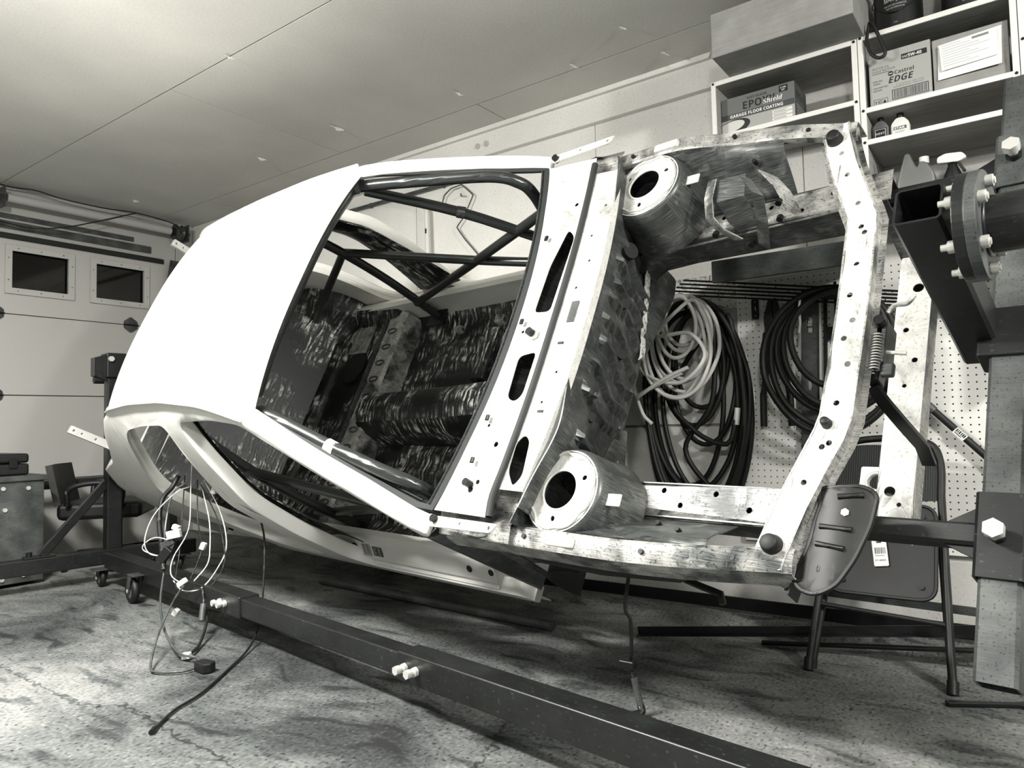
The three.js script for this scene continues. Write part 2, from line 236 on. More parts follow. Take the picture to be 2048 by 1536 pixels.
{ // left wall around the sectional door
  const w = setting('wall_left', null, null, 'white wall around the garage door', 'wall');
  const a = -2.84, b = 0.1, t = 2.14;
  mesh('header', span(X0 - 0.15, X0, t, H, Z0, Z1, 0.001), M.doorTrim, w);
  mesh('jamb', span(X0 - 0.15, X0, 0, t, Z0, a, 0.001), M.doorTrim, w); mesh('jamb', span(X0 - 0.15, X0, 0, t, b, Z1, 0.001), M.doorTrim, w);
  const d = setting('door_1', null, null, 'white sectional overhead garage door with small square windows', 'garage door');
  const ys = [0.012, 0.52, 1.08, 1.61, 2.13], wins = [[-2.70, -2.35], [-2.18, -1.83], [-1.66, -1.31], [-1.14, -0.79], [-0.62, -0.27]];
  for (let i = 0; i < 4; i++) {
    const y0 = ys[i] + 0.0025, y1 = ys[i + 1] - 0.0025;
    if (i < 3) mesh('door_section', span(X0 - 0.045, X0, y0, y1, a + 0.004, b - 0.004, 0.004), M.door, d);
    else {
      const g = plate([[a, y0], [b, y0], [b, y1], [a, y1]], wins.map(([p, q]) => [[p, 1.775], [p, 2.03], [q, 2.03], [q, 1.775]]), 0.045);
      mesh('door_section', placed(g, V(X0, 0, 0), Z, Y, V(-1, 0, 0)), M.door, d);
    }
    if (i) for (const z of [-2.6, -1.745, -0.9]) {
      const h = mesh('hinge', plate(rounded([[-0.05, -0.025], [0, -0.06], [0.05, -0.025], [0.05, 0.025], [0, 0.06], [-0.05, 0.025]], 0.01), [], 0.004), M.galv, d); h.geometry.applyMatrix4(new THREE.Matrix4().makeBasis(Z, Y, V(-1, 0, 0)).setPosition(V(X0 + 0.006, ys[i], z)));
      mesh('hinge_pin', rod([X0 + 0.012, ys[i], z - 0.05], [X0 + 0.012, ys[i], z + 0.05], 0.006), M.darkSteel, d);
    }
  }
  wins.forEach(([p, q]) => {
    const o = 0.034, f = plate([[p - o, 1.775 - o], [q + o, 1.775 - o], [q + o, 2.03 + o], [p - o, 2.03 + o]], [[[p + 0.006, 1.781], [p + 0.006, 2.024], [q - 0.006, 2.024], [q - 0.006, 1.781]]], 0.008, 0.003);
    const fr = mesh('window_frame', placed(f, V(X0 + 0.0125, 0, 0), Z, Y, V(-1, 0, 0)), M.door, d);
    mesh('window_pane', span(X0 - 0.024, X0 - 0.020, 1.776, 2.029, p + 0.001, q - 0.001, 0.0005), M.glassDark, d);
    for (let k = 0; k < 3; k++) for (const y of [1.762, 2.043]) mesh('screw', placed(new THREE.CylinderGeometry(0.004, 0.004, 0.004, 8), V(X0 + 0.0135, y, mix(p + 0.04, q - 0.04, k / 2)), Y, X, V(0, 0, -1)), M.darkSteel, fr);
    for (const y of [1.83, 1.975]) for (const z of [p - 0.016, q + 0.016]) mesh('screw', placed(new THREE.CylinderGeometry(0.004, 0.004, 0.004, 8), V(X0 + 0.0135, y, z), Y, X, V(0, 0, -1)), M.darkSteel, fr);
  });
  mesh('weather_strip', span(X0 + 0.001, X0 + 0.02, 2.10, 2.135, a, b, 0.004), M.rubber, d);
  mesh('top_strut', sweep([V(X0 + 0.02, 2.165, a + 0.1), V(X0 + 0.02, 2.165, b)], [[0, 0], [0.035, 0], [0.035, 0.012], [0.012, 0.012], [0.012, 0.05], [0, 0.05]], Y), M.galv, d);
  const tr = thing('door_track', 'vertical steel track of the garage door beside its right jamb', 'door track');
  mesh('track', sweep([V(X0 + 0.06, 0, -2.88), V(X0 + 0.06, 2.0, -2.88), V(X0 + 0.1, 2.12, -2.88)], [[-0.03, -0.01], [0.03, -0.01], [0.03, 0.03], [0.027, 0.03], [0.027, -0.007], [-0.027, -0.007], [-0.027, 0.03], [-0.03, 0.03]], X), M.galv, tr);
  for (const y of [0.5, 1.2, 1.9]) mesh('bracket', span(X0, X0 + 0.06, y, y + 0.05, -2.925, -2.91, 0.002), M.galv, tr);
  const tb = thing('torsion_bar', 'torsion spring bar with cable drum above the garage door', 'torsion bar');
  mesh('shaft', rod([X0 + 0.13, 2.335, -2.98], [X0 + 0.13, 2.335, 0.2], 0.013), M.galv, tb);
  mesh('spring', rod([X0 + 0.13, 2.335, -2.83], [X0 + 0.13, 2.335, -1.76], 0.028, 20), M.doorTrim, tb);
  const dr = mesh('cable_drum', placed(lathe([[0.013, 0], [0.055, 0], [0.06, 0.008], [0.045, 0.014], [0.045, 0.045], [0.06, 0.05], [0.06, 0.058], [0.013, 0.058]], 24), V(X0 + 0.13, 2.335, -2.92), X, Z, V(0, -1, 0)), M.galv, tb);
  mesh('hub', rod([X0 + 0.13, 2.335, -2.86], [X0 + 0.13, 2.335, -2.84], 0.03), M.darkSteel, dr);
  for (const z of [-2.955, -1.74]) mesh('bearing_plate', span(X0, X0 + 0.17, 2.27, 2.40, z - 0.003, z + 0.003, 0.001), M.galv, tb);
  mesh('lift_cable', rod([X0 + 0.085, 2.33, -2.895], [X0 + 0.07, 0.2, -2.86], 0.002, 6), M.darkSteel, tb);
  const ra = thing('opener_rail', 'steel angle rail fixed over the garage door', 'rail');
  mesh('angle', sweep([V(X0 + 0.004, 2.232, -2.62), V(X0 + 0.004, 2.232, 0.1)], [[0, 0], [0.03, 0], [0.03, 0.004], [0.004, 0.004], [0.004, 0.035], [0, 0.035]], Y), M.galv, ra);
  single('door_wire', capped([[-5.2, 2.425, -1.5], [-5.28, 2.42, -1.77], [-5.26, 2.425, -1.93], [-5.25, 2.405, -2.09], [-5.24, 2.40, -2.35], [-5.22, 2.41, -2.57], [-5.17, 2.375, -2.81], [-5.2, 2.32, -2.9]], 0.0045, 60, 6), M.rubber, 'thin black wire drooping along the ceiling edge over the garage door', 'wire');
  single('door_wire', capped([[-5.28, 2.20, -1.3], [-5.27, 2.18, -1.74], [-5.26, 2.17, -1.90], [-5.2, 2.20, -2.08], [-5.2, 2.29, -2.30], [-5.22, 2.41, -2.565]], 0.0045, 50, 6), M.rubber, 'thin black wire sagging across the header of the garage door', 'wire');
}
{ // ceiling lamps; the third is an added fill that brightens the hose wall
  LAMPS.forEach(([x, y, z, len, wid, power, spill], i) => {
    const t = thing('shop_light', ['long twin tube shop light under the ceiling, left of the camera', 'long twin tube shop light under the ceiling, right of the car', 'added fill lamp behind the camera, shaped as a twin tube shop light'][i], 'lamp', [x, y, z]);
    mesh('housing', box(len + 0.06, 0.05, wid + 0.05, 0, 0.05, 0, 0.008), M.door, t);
    for (const s of [-1, 1]) {
      mesh('end_cap', box(0.03, 0.06, wid, s * (len / 2 + 0.012), 0.015, 0), M.door, t);
      mesh('lamp_tube', rod([-len / 2, 0.01, s * wid * 0.27], [len / 2, 0.01, s * wid * 0.27], 0.015, 12), new THREE.MeshStandardMaterial({ color: 0xffffff, emissive: 0xfffdf8, emissiveIntensity: 3, roughness: 0.5 }), t);
    }
    const l = new THREE.RectAreaLight(0xfffdf8, power, len, wid); l.position.set(x, y - 0.015, z); l.lookAt(x, y - 1, z); scene.add(l);
    const b = new THREE.PointLight(0xfffdf8, spill); b.position.set(x, y - 0.03, z); b.castShadow = true; b.shadow.radius = 6; scene.add(b);
  });
}
// ================= on the back wall =================
{ // pegboard: every hole is a hole
  const p = 0.0254, nx = 54, ny = 43, x0 = -1.03, y0 = 0.315, z = Z0 + 0.026, th = 0.005, T = [], N = 8, r = 0.0032;
  for (let i = 0; i < nx; i++) for (let j = 0; j < ny; j++) {
    const cx = x0 + (i + 0.5) * p, cy = y0 + (j + 0.5) * p, h = p / 2, S = [[1, 0], [1, 1], [0, 1], [-1, 1], [-1, 0], [-1, -1], [0, -1], [1, -1]];
    const ring = S.map((_, k) => [cx + Math.cos(k * Math.PI / 4) * r, cy + Math.sin(k * Math.PI / 4) * r]), out = S.map(([a, b]) => [cx + a * h, cy + b * h]);
    for (let k = 0; k < N; k++) { const m = (k + 1) % N, A = V(...ring[k], z), B = V(...out[k], z), C = V(...out[m], z), D = V(...ring[m], z); quad(T, A, B, C, D); quad(T, D, V(...ring[m], z - th), V(...ring[k], z - th), A); }
  }
  const w = nx * p, hh = ny * p, a = V(x0, y0, z), b = V(x0 + w, y0, z), c = V(x0 + w, y0 + hh, z), d = V(x0, y0 + hh, z), o = V(0, 0, -th);
  for (const [e, f] of [[a, b], [b, c], [c, d], [d, a]]) quad(T, f, e, e.clone().add(o), f.clone().add(o));
  const t = thing('pegboard', 'large white pegboard full of small round holes on the back wall', 'pegboard');
  mesh('perforated_sheet', fromTriangles(T, 0.3), M.peg, t);
  mesh('dark_backing', span(x0, x0 + w, y0, y0 + hh, Z0 + 0.0005, z - th - 0.0005, 0.001), M.holeBacking, t, 'dark sheet added behind the holes so they read as shaded');  // dark sheet stands in for the shade inside the holes
}
single('strand_board', span(-1.36, -1.034, 1.30, 1.46, Z0 + 0.001, Z0 + 0.014, 0.002), M.strand, 'strip of pale strand board on the wall above the hoses', 'board');
function shelfUnit(name, label, x0, x1, y0, y1, boards, depth) {
  const t = thing(name, label, 'shelf'), z1 = Z0 + depth, w = 0.017;
  for (const x of [x0, x1 - w]) { const u = mesh('upright', span(x, x + w, y0, y1, Z0 + 0.002, z1, 0.002), M.ply, t); mesh('edge_strip', span(x - 0.001, x + w + 0.001, y0, y1, z1 - 0.001, z1 + 0.006, 0.002), M.shelf, u); }
  for (const y of boards) { const b = mesh('shelf_board', span(x0 + w, x1 - w, y - w, y, Z0 + 0.002, z1, 0.002), M.ply, t); mesh('edge_strip', span(x0 + w, x1 - w, y - w - 0.001, y + 0.001, z1 - 0.001, z1 + 0.006, 0.002), M.shelf, b); }
  
  const r = seeded(x0 * 100 | 0); for (const y of boards) for (const x of [x0 + w / 2, x1 - w / 2]) mesh('screw', placed(new THREE.CylinderGeometry(0.005, 0.005, 0.003, 8), V(x, y - w / 2, z1 + 0.0068), X, Z, V(0, -1, 0)), M.darkSteel, t);
  return t;
}
shelfUnit('wall_shelf', 'open white-edged shelf box under the long carton', -1.005, -0.468, 1.70, 2.175, [2.175, 1.955], 0.30);
shelfUnit('wall_shelf', 'tall white-edged shelf bay holding cans, cartons and bottles', -0.464, 0.0, 1.50, 2.44, [2.18, 1.915, 1.80, 1.545], 0.30);
shelfUnit('wall_shelf', 'white-edged shelf bay at the right edge of the picture', 0.004, 0.47, 1.0, 2.44, [2.02, 1.62, 1.15], 0.30);
{
  const t = thing('ledge_shelf', 'deep grey plank shelf above the pegboard and rods', 'shelf');
  mesh('plank', span(-1.02, -0.47, 1.415, 1.445, Z0 + 0.03, -2.76, 0.003), M.mill, t);
  mesh('front_lip', span(-1.02, -0.47, 1.36, 1.447, -2.76, -2.742, 0.003), M.mill, t);
}
// ---- cartons and cans ----
const barcode = (g, x, y, w, h, s) => { const r = seeded(s); let p = x; while (p < x + w) { const b = 2 + r() * 5; g.fillRect(p, y, b, h); p += b + 2 + r() * 5; } };
{
  const t = thing('long_carton', 'long worn cardboard carton lying on top of the shelf', 'box');
  mesh('carton', span(-0.93, -0.44, 2.176, 2.345, -3.0, -2.585, 0.004), M.carton, t);
  mesh('flap', shell(surface(3, 3, (u, v) => V(-0.932 - 0.02 * u, 2.20 + 0.13 * v - 0.02 * u, -2.60 - 0.12 * u * v)), 0.003), M.carton, t);
}
{
  const t = thing('black_carton', 'dark carton behind the long carton near the ceiling', 'box');
  mesh('carton', span(-0.78, -0.48, 2.348, 2.43, -2.98, -2.70, 0.003), M.plastic, t);
}
{
  const t = thing('epoxy_carton', 'printed floor coating kit carton in the left shelf box', 'box'), x0 = -0.985, x1 = -0.70, y0 = 1.957, y1 = 2.115, z1 = -2.83;
  mesh('carton', span(x0, x1, y0, y1, -3.0, z1, 0.002), M.carton, t);
  decal('printed_front', 0.284, 0.157, print(1024, 566, (g, w, h) => {
    g.fillStyle = css(0.52); g.fillRect(0, 0, w, h); const gr = g.createLinearGradient(0, 0, w, 0); g.fillStyle = css(0.42); g.fillRect(0, 0, w, h * 0.42); g.fillStyle = css(0.28); g.fillRect(0, h * 0.42, w, h * 0.15);
    g.fillStyle = css(0.66); g.fillRect(0, h * 0.57, w, h * 0.43);
    g.fillStyle = css(0.06); g.font = 'bold 46px sans-serif'; g.fillText('RUST-OLEUM', 370, 78); g.font = 'bold 150px sans-serif'; g.fillText('EPOXY', 300, 210); g.fillStyle = css(0.93); g.font = 'italic bold 84px serif'; g.fillText('Shield', 590, 205);
    g.font = 'bold 62px sans-serif'; g.fillText('GARAGE FLOOR COATING', 120, 300);
    g.fillStyle = css(0.12); g.beginPath(); g.ellipse(160, 440, 250, 110, -0.15, 0, 7); g.fill(); g.fillStyle = css(0.82); g.beginPath(); g.ellipse(130, 425, 200, 78, -0.15, 0, 7); g.fill();
    for (let k = 0; k < 4; k++) { g.fillStyle = css(0.9); g.fillRect(720, 345 + k * 52, 270, 40); g.fillStyle = css(0.3); g.fillRect(735, 358 + k * 52, 200 - k * 15, 5); g.fillRect(735, 370 + k * 52, 160 + k * 10, 5); }
    g.fillStyle = css(0.05); g.fillRect(820, 18, 120, 92); g.fillStyle = css(0.9); g.font = 'bold 30px sans-serif'; g.fillText('2 CAR', 836, 60); g.fillText('KIT', 855, 94);
  }), t, V((x0 + x1) / 2, (y0 + y1) / 2, z1), X, Y);
  decal('printed_side', 0.165, 0.157, print(256, 256, (g, w, h) => { g.fillStyle = css(0.34); g.fillRect(0, 0, w, h); g.fillStyle = css(0.08); g.font = 'bold 60px sans-serif'; g.fillText('EPOXY', 20, 90); g.fillStyle = css(0.7); for (let k = 0; k < 5; k++) g.fillRect(30, 130 + k * 20, 180, 6); }), t, V(x1, (y0 + y1) / 2, -2.915), V(0, 0, -1), Y);
}
{
  const t = thing('motor_oil_carton', 'printed motor oil carton on the middle shelf of the tall bay', 'box'), x0 = -0.436, x1 = -0.243, y0 = 1.917, y1 = 2.11, z1 = -2.80;
  mesh('carton', span(x0, x1, y0, y1, -3.02, z1, 0.002), M.carton, t);
  decal('printed_front', x1 - x0 - 0.002, y1 - y0 - 0.002, print(800, 800, (g, w, h) => {
    g.fillStyle = css(0.64); g.fillRect(0, 0, w, h); g.fillStyle = css(0.10); g.fillRect(430, 105, 330, 78); g.fillStyle = css(0.9); g.font = 'bold 62px sans-serif'; g.fillText('5W-40', 515, 167); g.font = '44px sans-serif'; g.fillText('SAE', 440, 164);
    g.fillStyle = css(0.12); g.font = '44px sans-serif'; g.fillText('MOTOR OIL', 40, 240); g.fillText('HUILE MOTEUR', 40, 285); g.fillRect(40, 300, 230, 8);
    g.font = 'bold 76px sans-serif'; g.fillText('Castrol', 330, 372); g.beginPath(); g.arc(285, 346, 36, 0, 7); g.fill(); g.fillStyle = css(0.85); g.fillRect(262, 340, 46, 12); g.fillStyle = css(0.08);
    g.font = 'italic bold 128px sans-serif'; g.fillText('EDGE', 240, 490);
    g.font = 'bold 30px sans-serif'; g.fillText('PART NO.', 45, 430); g.fillText('159932', 45, 468); g.fillText('CAN PART NO.', 45, 530); g.fillText('6201438', 45, 568);
    g.font = '24px sans-serif'; g.fillText('6-1 QT. BOTTLES / TOTAL 1.5 GAL.', 350, 545); g.fillText('6 BOUTEILLES 946 mL / TOTAL 5.68 L', 310, 575);
    g.fillRect(290, 600, 470, 150); g.fillStyle = css(0.66); g.fillRect(300, 610, 450, 130); g.fillStyle = css(0.06); barcode(g, 315, 615, 420, 120, 4);
    g.lineWidth = 6; g.strokeStyle = css(0.1); g.strokeRect(50, 690, 80, 90); g.strokeRect(150, 690, 80, 90); g.font = 'bold 60px sans-serif'; g.fillText('11', 60, 760); g.beginPath(); g.moveTo(165, 760); g.lineTo(190, 705); g.lineTo(215, 760); g.fill();
  }), t, V((x0 + x1) / 2, (y0 + y1) / 2, z1), X, Y);
}
{
  const t = thing('plain_carton', 'plain cardboard carton with a white paper sheet on its front', 'box'), x0 = -0.238, x1 = -0.024, y0 = 1.917, y1 = 2.10, z1 = -2.80;
  mesh('carton', span(x0, x1, y0, y1, -3.02, z1, 0.002), M.carton, t);
  const g = shell(surface(8, 6, (u, v) => V(mix(-0.225, -0.045, u) + 0.004 * v, mix(1.955, 2.075, v) + 0.012 * u - 0.010 * u * (1 - v), z1 + 0.003 + 0.008 * Math.pow(1 - v, 2) * (0.4 + u))), 0.0006);
  const sh = mesh('paper_sheet', g, M.paper, t, 'white printed paper sheet');
  decal('print', 0.16, 0.09, print(512, 288, (c, w, h) => { c.fillStyle = css(0.93); c.fillRect(0, 0, w, h); c.fillStyle = css(0.5); for (let k = 0; k < 9; k++) c.fillRect(20, 20 + k * 28, 180 + (k * 83) % 260, 4); c.fillRect(300, 16, 150, 26); }), sh, V(-0.135, 2.03, z1 + 0.012), V(1, 0.05, 0).normalize(), V(-0.05, 1, 0).normalize());
}
function paintCan(x, label, lines, r) {
  const t = thing('paint_can', label, 'paint can', [x, 2.181, -2.90]);
  mesh('can_body', lathe([[0, 0], [r, 0], [r + 0.003, 0.004], [r, 0.008], [r, 0.19], [r + 0.004, 0.194], [r + 0.004, 0.2], [0, 0.2]], 36), M.plastic, t);
  const g = new THREE.CylinderGeometry(r + 0.0012, r + 0.0012, 0.17, 40, 1, true, -0.9, 1.8); g.translate(0, 0.1, 0);
  mesh('can_label', g, mapped(print(640, 512, (c, w, h) => { c.fillStyle = css(0.12); c.fillRect(0, 0, w, h); c.fillStyle = css(0.17); c.fillRect(w * 0.4, 0, w * 0.25, h); c.fillStyle = css(0.85); c.textAlign = 'center'; lines.forEach(([s, y, px]) => { c.font = px + 'px sans-serif'; c.fillText(s, w / 2, y); }); }), 0.35), t, undefined, true);
  mesh('handle', tube([[-r, 0.17, 0], [-r * 0.95, 0.12, r * 0.5], [0, 0.07, r + 0.006], [r * 0.95, 0.12, r * 0.5], [r, 0.17, 0]], 0.002, 30, 6), M.darkSteel, t);
}
paintCan(-0.345, 'black paint can with pale capitals on its label, left of two', [['MARQUEE', 215, 74], ['ONE COAT HIDE GUARANTEED', 265, 24], ['PAINT AND PRIMER IN ONE', 296, 22], ['3.79 L', 460, 22]], 0.078);
paintCan(-0.13, 'black paint can right of two, lettered in small pale print', [['EXTERIOR SEMI-GLOSS', 330, 46], ['PAINT AND PRIMER', 372, 28], ['NET 3.43 L', 455, 26]], 0.082);
single('rubber_belt', tube([[-0.425, 2.20, -2.772], [-0.418, 2.215, -2.765], [-0.405, 2.19, -2.762], [-0.385, 2.13, -2.76], [-0.375, 2.085, -2.758], [-0.395, 2.075, -2.758], [-0.42, 2.10, -2.76], [-0.432, 2.15, -2.765]], 0.006, 60, 8, true), M.rubber, 'black rubber drive belt hanging over the shelf edge by the cans', 'belt');
// ---- bottles ----
function flatBottle(x, y, z, w, h, d, m, label, draw, group) {
  const t = thing('oil_bottle', label, 'bottle', [x, y, z], group), a = w / 2;
  mesh('bottle_body', warp(plate(rounded([[-a, 0], [a, 0], [a, h * 0.62], [a * 0.42, h * 0.84], [-a * 0.42, h * 0.84], [-a, h * 0.62]], 0.008), [], d - 0.006, 0.003), v => V(v.x, v.y, v.z - d / 2)), m, t);
  mesh('cap', rod([0, h * 0.84, 0], [0, h, 0], a * 0.4, 16), M.plastic, t);
  decal('bottle_label', w * 0.78, h * 0.45, print(128, 160, draw), t, V(0, h * 0.32, d / 2), X, Y);
}
flatBottle(-0.415, 1.801, -2.86, 0.052, 0.098, 0.035, M.greyPlastic, 'small grey oil bottle beside the light one on the narrow shelf', (g, w, h) => { g.fillStyle = css(0.08); g.fillRect(0, 0, w, h); g.strokeStyle = css(0.85); g.lineWidth = 6; g.strokeRect(12, 12, w - 24, h - 40); g.fillStyle = css(0.85); g.font = 'bold 40px sans-serif'; g.fillText('HEET', 14, 80); });
flatBottle(-0.352, 1.801, -2.86, 0.058, 0.095, 0.035, M.shelf, 'small light additive bottle right of the grey bottle on the narrow shelf', (g, w, h) => { g.fillStyle = css(0.88); g.fillRect(0, 0, w, h); g.fillStyle = css(0.35); g.fillRect(6, 20, w - 12, 44); g.fillStyle = css(0.95); g.font = 'bold 40px sans-serif'; g.fillText('STAR', 12, 56); g.fillStyle = css(0.45); for (let k = 0; k < 5; k++) g.fillRect(16, 84 + k * 14, 90 - k * 8, 5); });
{
  const t = thing('oil_can', 'black pump oiler with a thin spout on the lower shelf', 'oil can', [-0.425, 1.546, -2.88]);
  mesh('can_body', lathe([[0, 0], [0.035, 0], [0.037, 0.006], [0.036, 0.05], [0.026, 0.085], [0.012, 0.105], [0.012, 0.12], [0, 0.12]], 28), M.plastic, t); mesh('spout', rod([0, 0.118, 0], [-0.008, 0.185, 0.012], 0.0045, 10, 0.0025), M.plastic, t); mesh('collar', rod([0, 0.115, 0], [0, 0.13, 0], 0.015, 16), M.darkSteel, t);
  const u = thing('dropper_bottle', 'small black bottle with white cap beside the pump oiler', 'bottle', [-0.375, 1.546, -2.95]);
  mesh('bottle_body', lathe([[0, 0], [0.024, 0], [0.024, 0.10], [0.012, 0.125], [0, 0.125]], 20), M.plastic, u); mesh('cap', rod([0, 0.125, 0], [0, 0.15, 0], 0.013, 14), M.shelf, u);
  const j = thing('oil_jug', 'grey oil jug with a handle and white cap on the lower shelf', 'jug', [-0.315, 1.546, -2.90]);
  mesh('jug_body', warp(plate(rounded([[-0.06, 0], [0.06, 0], [0.06, 0.12], [0.035, 0.165], [0.015, 0.17], [0.005, 0.145], [-0.015, 0.205], [-0.03, 0.205], [-0.05, 0.14], [-0.06, 0.10]], 0.016), [], 0.062, 0.01), v => V(v.x, v.y, v.z - 0.03)), M.greyPlastic, j); mesh('cap', rod([0.025, 0.166, 0], [0.025, 0.19, 0], 0.016, 14), M.shelf, j);
  const s = thing('spray_bottle', 'dark spray bottle with a white trigger head on the lower shelf', 'spray bottle', [-0.205, 1.546, -2.90]);
  mesh('bottle_body', lathe([[0, 0], [0.034, 0], [0.036, 0.01], [0.034, 0.09], [0.014, 0.14], [0.014, 0.15], [0, 0.15]], 24), M.plastic, s);
  mesh('trigger_head', plate(rounded([[-0.045, 0.155], [0.02, 0.148], [0.045, 0.16], [0.03, 0.18], [-0.02, 0.185], [-0.045, 0.175]], 0.008), [], 0.02, 0.003).translate(0, 0, -0.01), M.shelf, s); mesh('trigger', plate(rounded([[0.012, 0.15], [0.022, 0.15], [0.04, 0.115], [0.032, 0.112]], 0.004), [], 0.012, 0.002).translate(0, 0, -0.006), M.plastic, s);
  const k = thing('white_carton', 'white lettered carton in the shelf bay at the picture edge', 'box');
  mesh('carton', span(0.03, 0.33, 2.021, 2.25, -3.02, -2.80, 0.002), M.shelf, k);
  decal('printed_front', 0.29, 0.22, print(256, 192, (g, w, h) => { g.fillStyle = css(0.9); g.fillRect(0, 0, w, h); g.fillStyle = css(0.2); g.fillRect(4, 40, 90, 40); g.fillStyle = css(0.95); g.font = 'bold 34px sans-serif'; g.fillText('O', 12, 72); }), k, V(0.18, 2.135, -2.80), X, Y);
}
// ---- hoses, cords and tools on the wall ----
function coilPath(cx, cy, z, list, seed) {   // list of loops [dx, dy, rx, ry], hung one after the other
  const r = seeded(seed), p = []; list.forEach(([dx, dy, rx, ry], k) => { for (let i = 0; i < 14; i++) { const a = Math.PI / 2 + i / 14 * 2 * Math.PI, sag = 1 + 0.12 * (Math.sin(a) < 0 ? 1 : 0); p.push(V(cx + dx + Math.cos(a) * rx * (1 + (r() - 0.5) * 0.05), cy + dy + Math.sin(a) * ry * sag, z + 0.012 * k + (r() - 0.5) * 0.012)); } }); return p;
}
{
  const hook = (x, y, z = Z0) => capped([[x, y, z], [x, y, z + 0.10], [x, y + 0.012, z + 0.15], [x, y + 0.035, z + 0.165]], 0.006, 20, 8);
  const a = thing('hose_hook', 'steel wall hook carrying the white cord and black hoses', 'hook'); mesh('hook', hook(-1.20, 1.325, Z0 + 0.002), M.darkSteel, a);
  const b = thing('air_hose', 'tangled long black air hose hanging in tall loops under the white cord', 'hose');
  const L1 = [[0, -0.41, 0.205, 0.43], [0.01, -0.44, 0.225, 0.46], [0.01, -0.45, 0.235, 0.47], [0.0, -0.24, 0.14, 0.26], [0.015, -0.43, 0.215, 0.45], [0.01, -0.42, 0.225, 0.44]];
  const path = coilPath(-1.215, 1.33, Z0 + 0.055, L1, 3); path.push(V(-1.10, 1.2, Z0 + 0.12), V(-1.12, 0.9, Z0 + 0.12), V(-1.25, 0.7, Z0 + 0.11), V(-1.13, 0.52, Z0 + 0.1), V(-1.02, 0.47, Z0 + 0.1));
  mesh('hose', tube(path, 0.0115, 520, 8), M.rubber, b);
  mesh('tie', placed(new THREE.TorusGeometry(0.035, 0.008, 8, 20), V(-1.20, 1.325, Z0 + 0.09), X, Y, Z), M.rubber, b);
  const b2 = thing('air_hose', 'second black hose of the tangle, hanging in narrow crossing loops', 'hose');
  const p2 = coilPath(-1.22, 1.30, Z0 + 0.05, [[0.03, -0.2, 0.12, 0.2], [-0.03, -0.36, 0.16, 0.36], [0.05, -0.27, 0.14, 0.28], [0.0, -0.37, 0.2, 0.37], [0.06, -0.38, 0.19, 0.38]], 9); p2.push(V(-1.3, 0.95, Z0 + 0.12), V(-1.2, 0.78, Z0 + 0.13), V(-1.06, 0.72, Z0 + 0.13), V(-1.02, 0.82, Z0 + 0.12));
  mesh('hose', tube(p2, 0.011, 320, 8), M.rubber, b2); mesh('connector', rod([-1.02, 0.80, Z0 + 0.12], [-1.012, 0.87, Z0 + 0.118], 0.012, 12), M.zinc, b2);
  const c = thing('extension_cord', 'white coiled extension cord hung over the black hoses', 'cord');
  const p3 = coilPath(-1.225, 1.345, Z0 + 0.155, [[0, -0.09, 0.078, 0.10], [-0.01, -0.17, 0.13, 0.17], [0.01, -0.10, 0.095, 0.115], [0.02, -0.19, 0.15, 0.19], [-0.02, -0.2, 0.135, 0.2], [0.03, -0.165, 0.12, 0.165], [0.0, -0.12, 0.085, 0.125], [0.0, -0.205, 0.155, 0.2]], 6);
  p3.push(V(-1.30, 1.19, Z0 + 0.25), V(-1.15, 1.18, Z0 + 0.26), V(-1.09, 1.08, Z0 + 0.26), V(-1.2, 0.98, Z0 + 0.26), V(-1.36, 1.02, Z0 + 0.24), V(-1.45, 1.13, Z0 + 0.2), V(-1.455, 1.0, Z0 + 0.18), V(-1.42, 0.86, Z0 + 0.17), V(-1.38, 0.81, Z0 + 0.16));
  mesh('cord', tube(p3, 0.0085, 460, 8), M.whiteCord, c);
  mesh('cord_tail', tube([[-1.19, 1.02, Z0 + 0.262], [-1.28, 0.985, Z0 + 0.265], [-1.38, 0.94, Z0 + 0.26], [-1.40, 0.925, Z0 + 0.258], [-1.36, 0.945, Z0 + 0.27], [-1.26, 1.0, Z0 + 0.275], [-1.16, 1.04, Z0 + 0.27]], 0.0085, 60, 8), M.whiteCord, c);
  const d = thing('welding_cable', 'thick black cable coil hung on the pegboard over the tools', 'cable');
  mesh('cable', tube(coilPath(-0.615, 1.295, Z0 + 0.165, [[0, -0.21, 0.215, 0.22], [-0.01, -0.235, 0.23, 0.25], [0.015, -0.20, 0.20, 0.21], [-0.015, -0.245, 0.24, 0.26], [0.02, -0.17, 0.17, 0.17]], 12), 0.0125, 300, 8), M.rubber, d);
  mesh('cord_tie', tube([[-0.725, 1.295, Z0 + 0.19], [-0.73, 1.24, Z0 + 0.205], [-0.728, 1.19, Z0 + 0.205], [-0.735, 1.15, Z0 + 0.20]], 0.005, 20, 6), M.whiteCord, d);
  mesh('hook', hook(-0.60, 1.295, Z0 + 0.03), M.darkSteel, d);
}
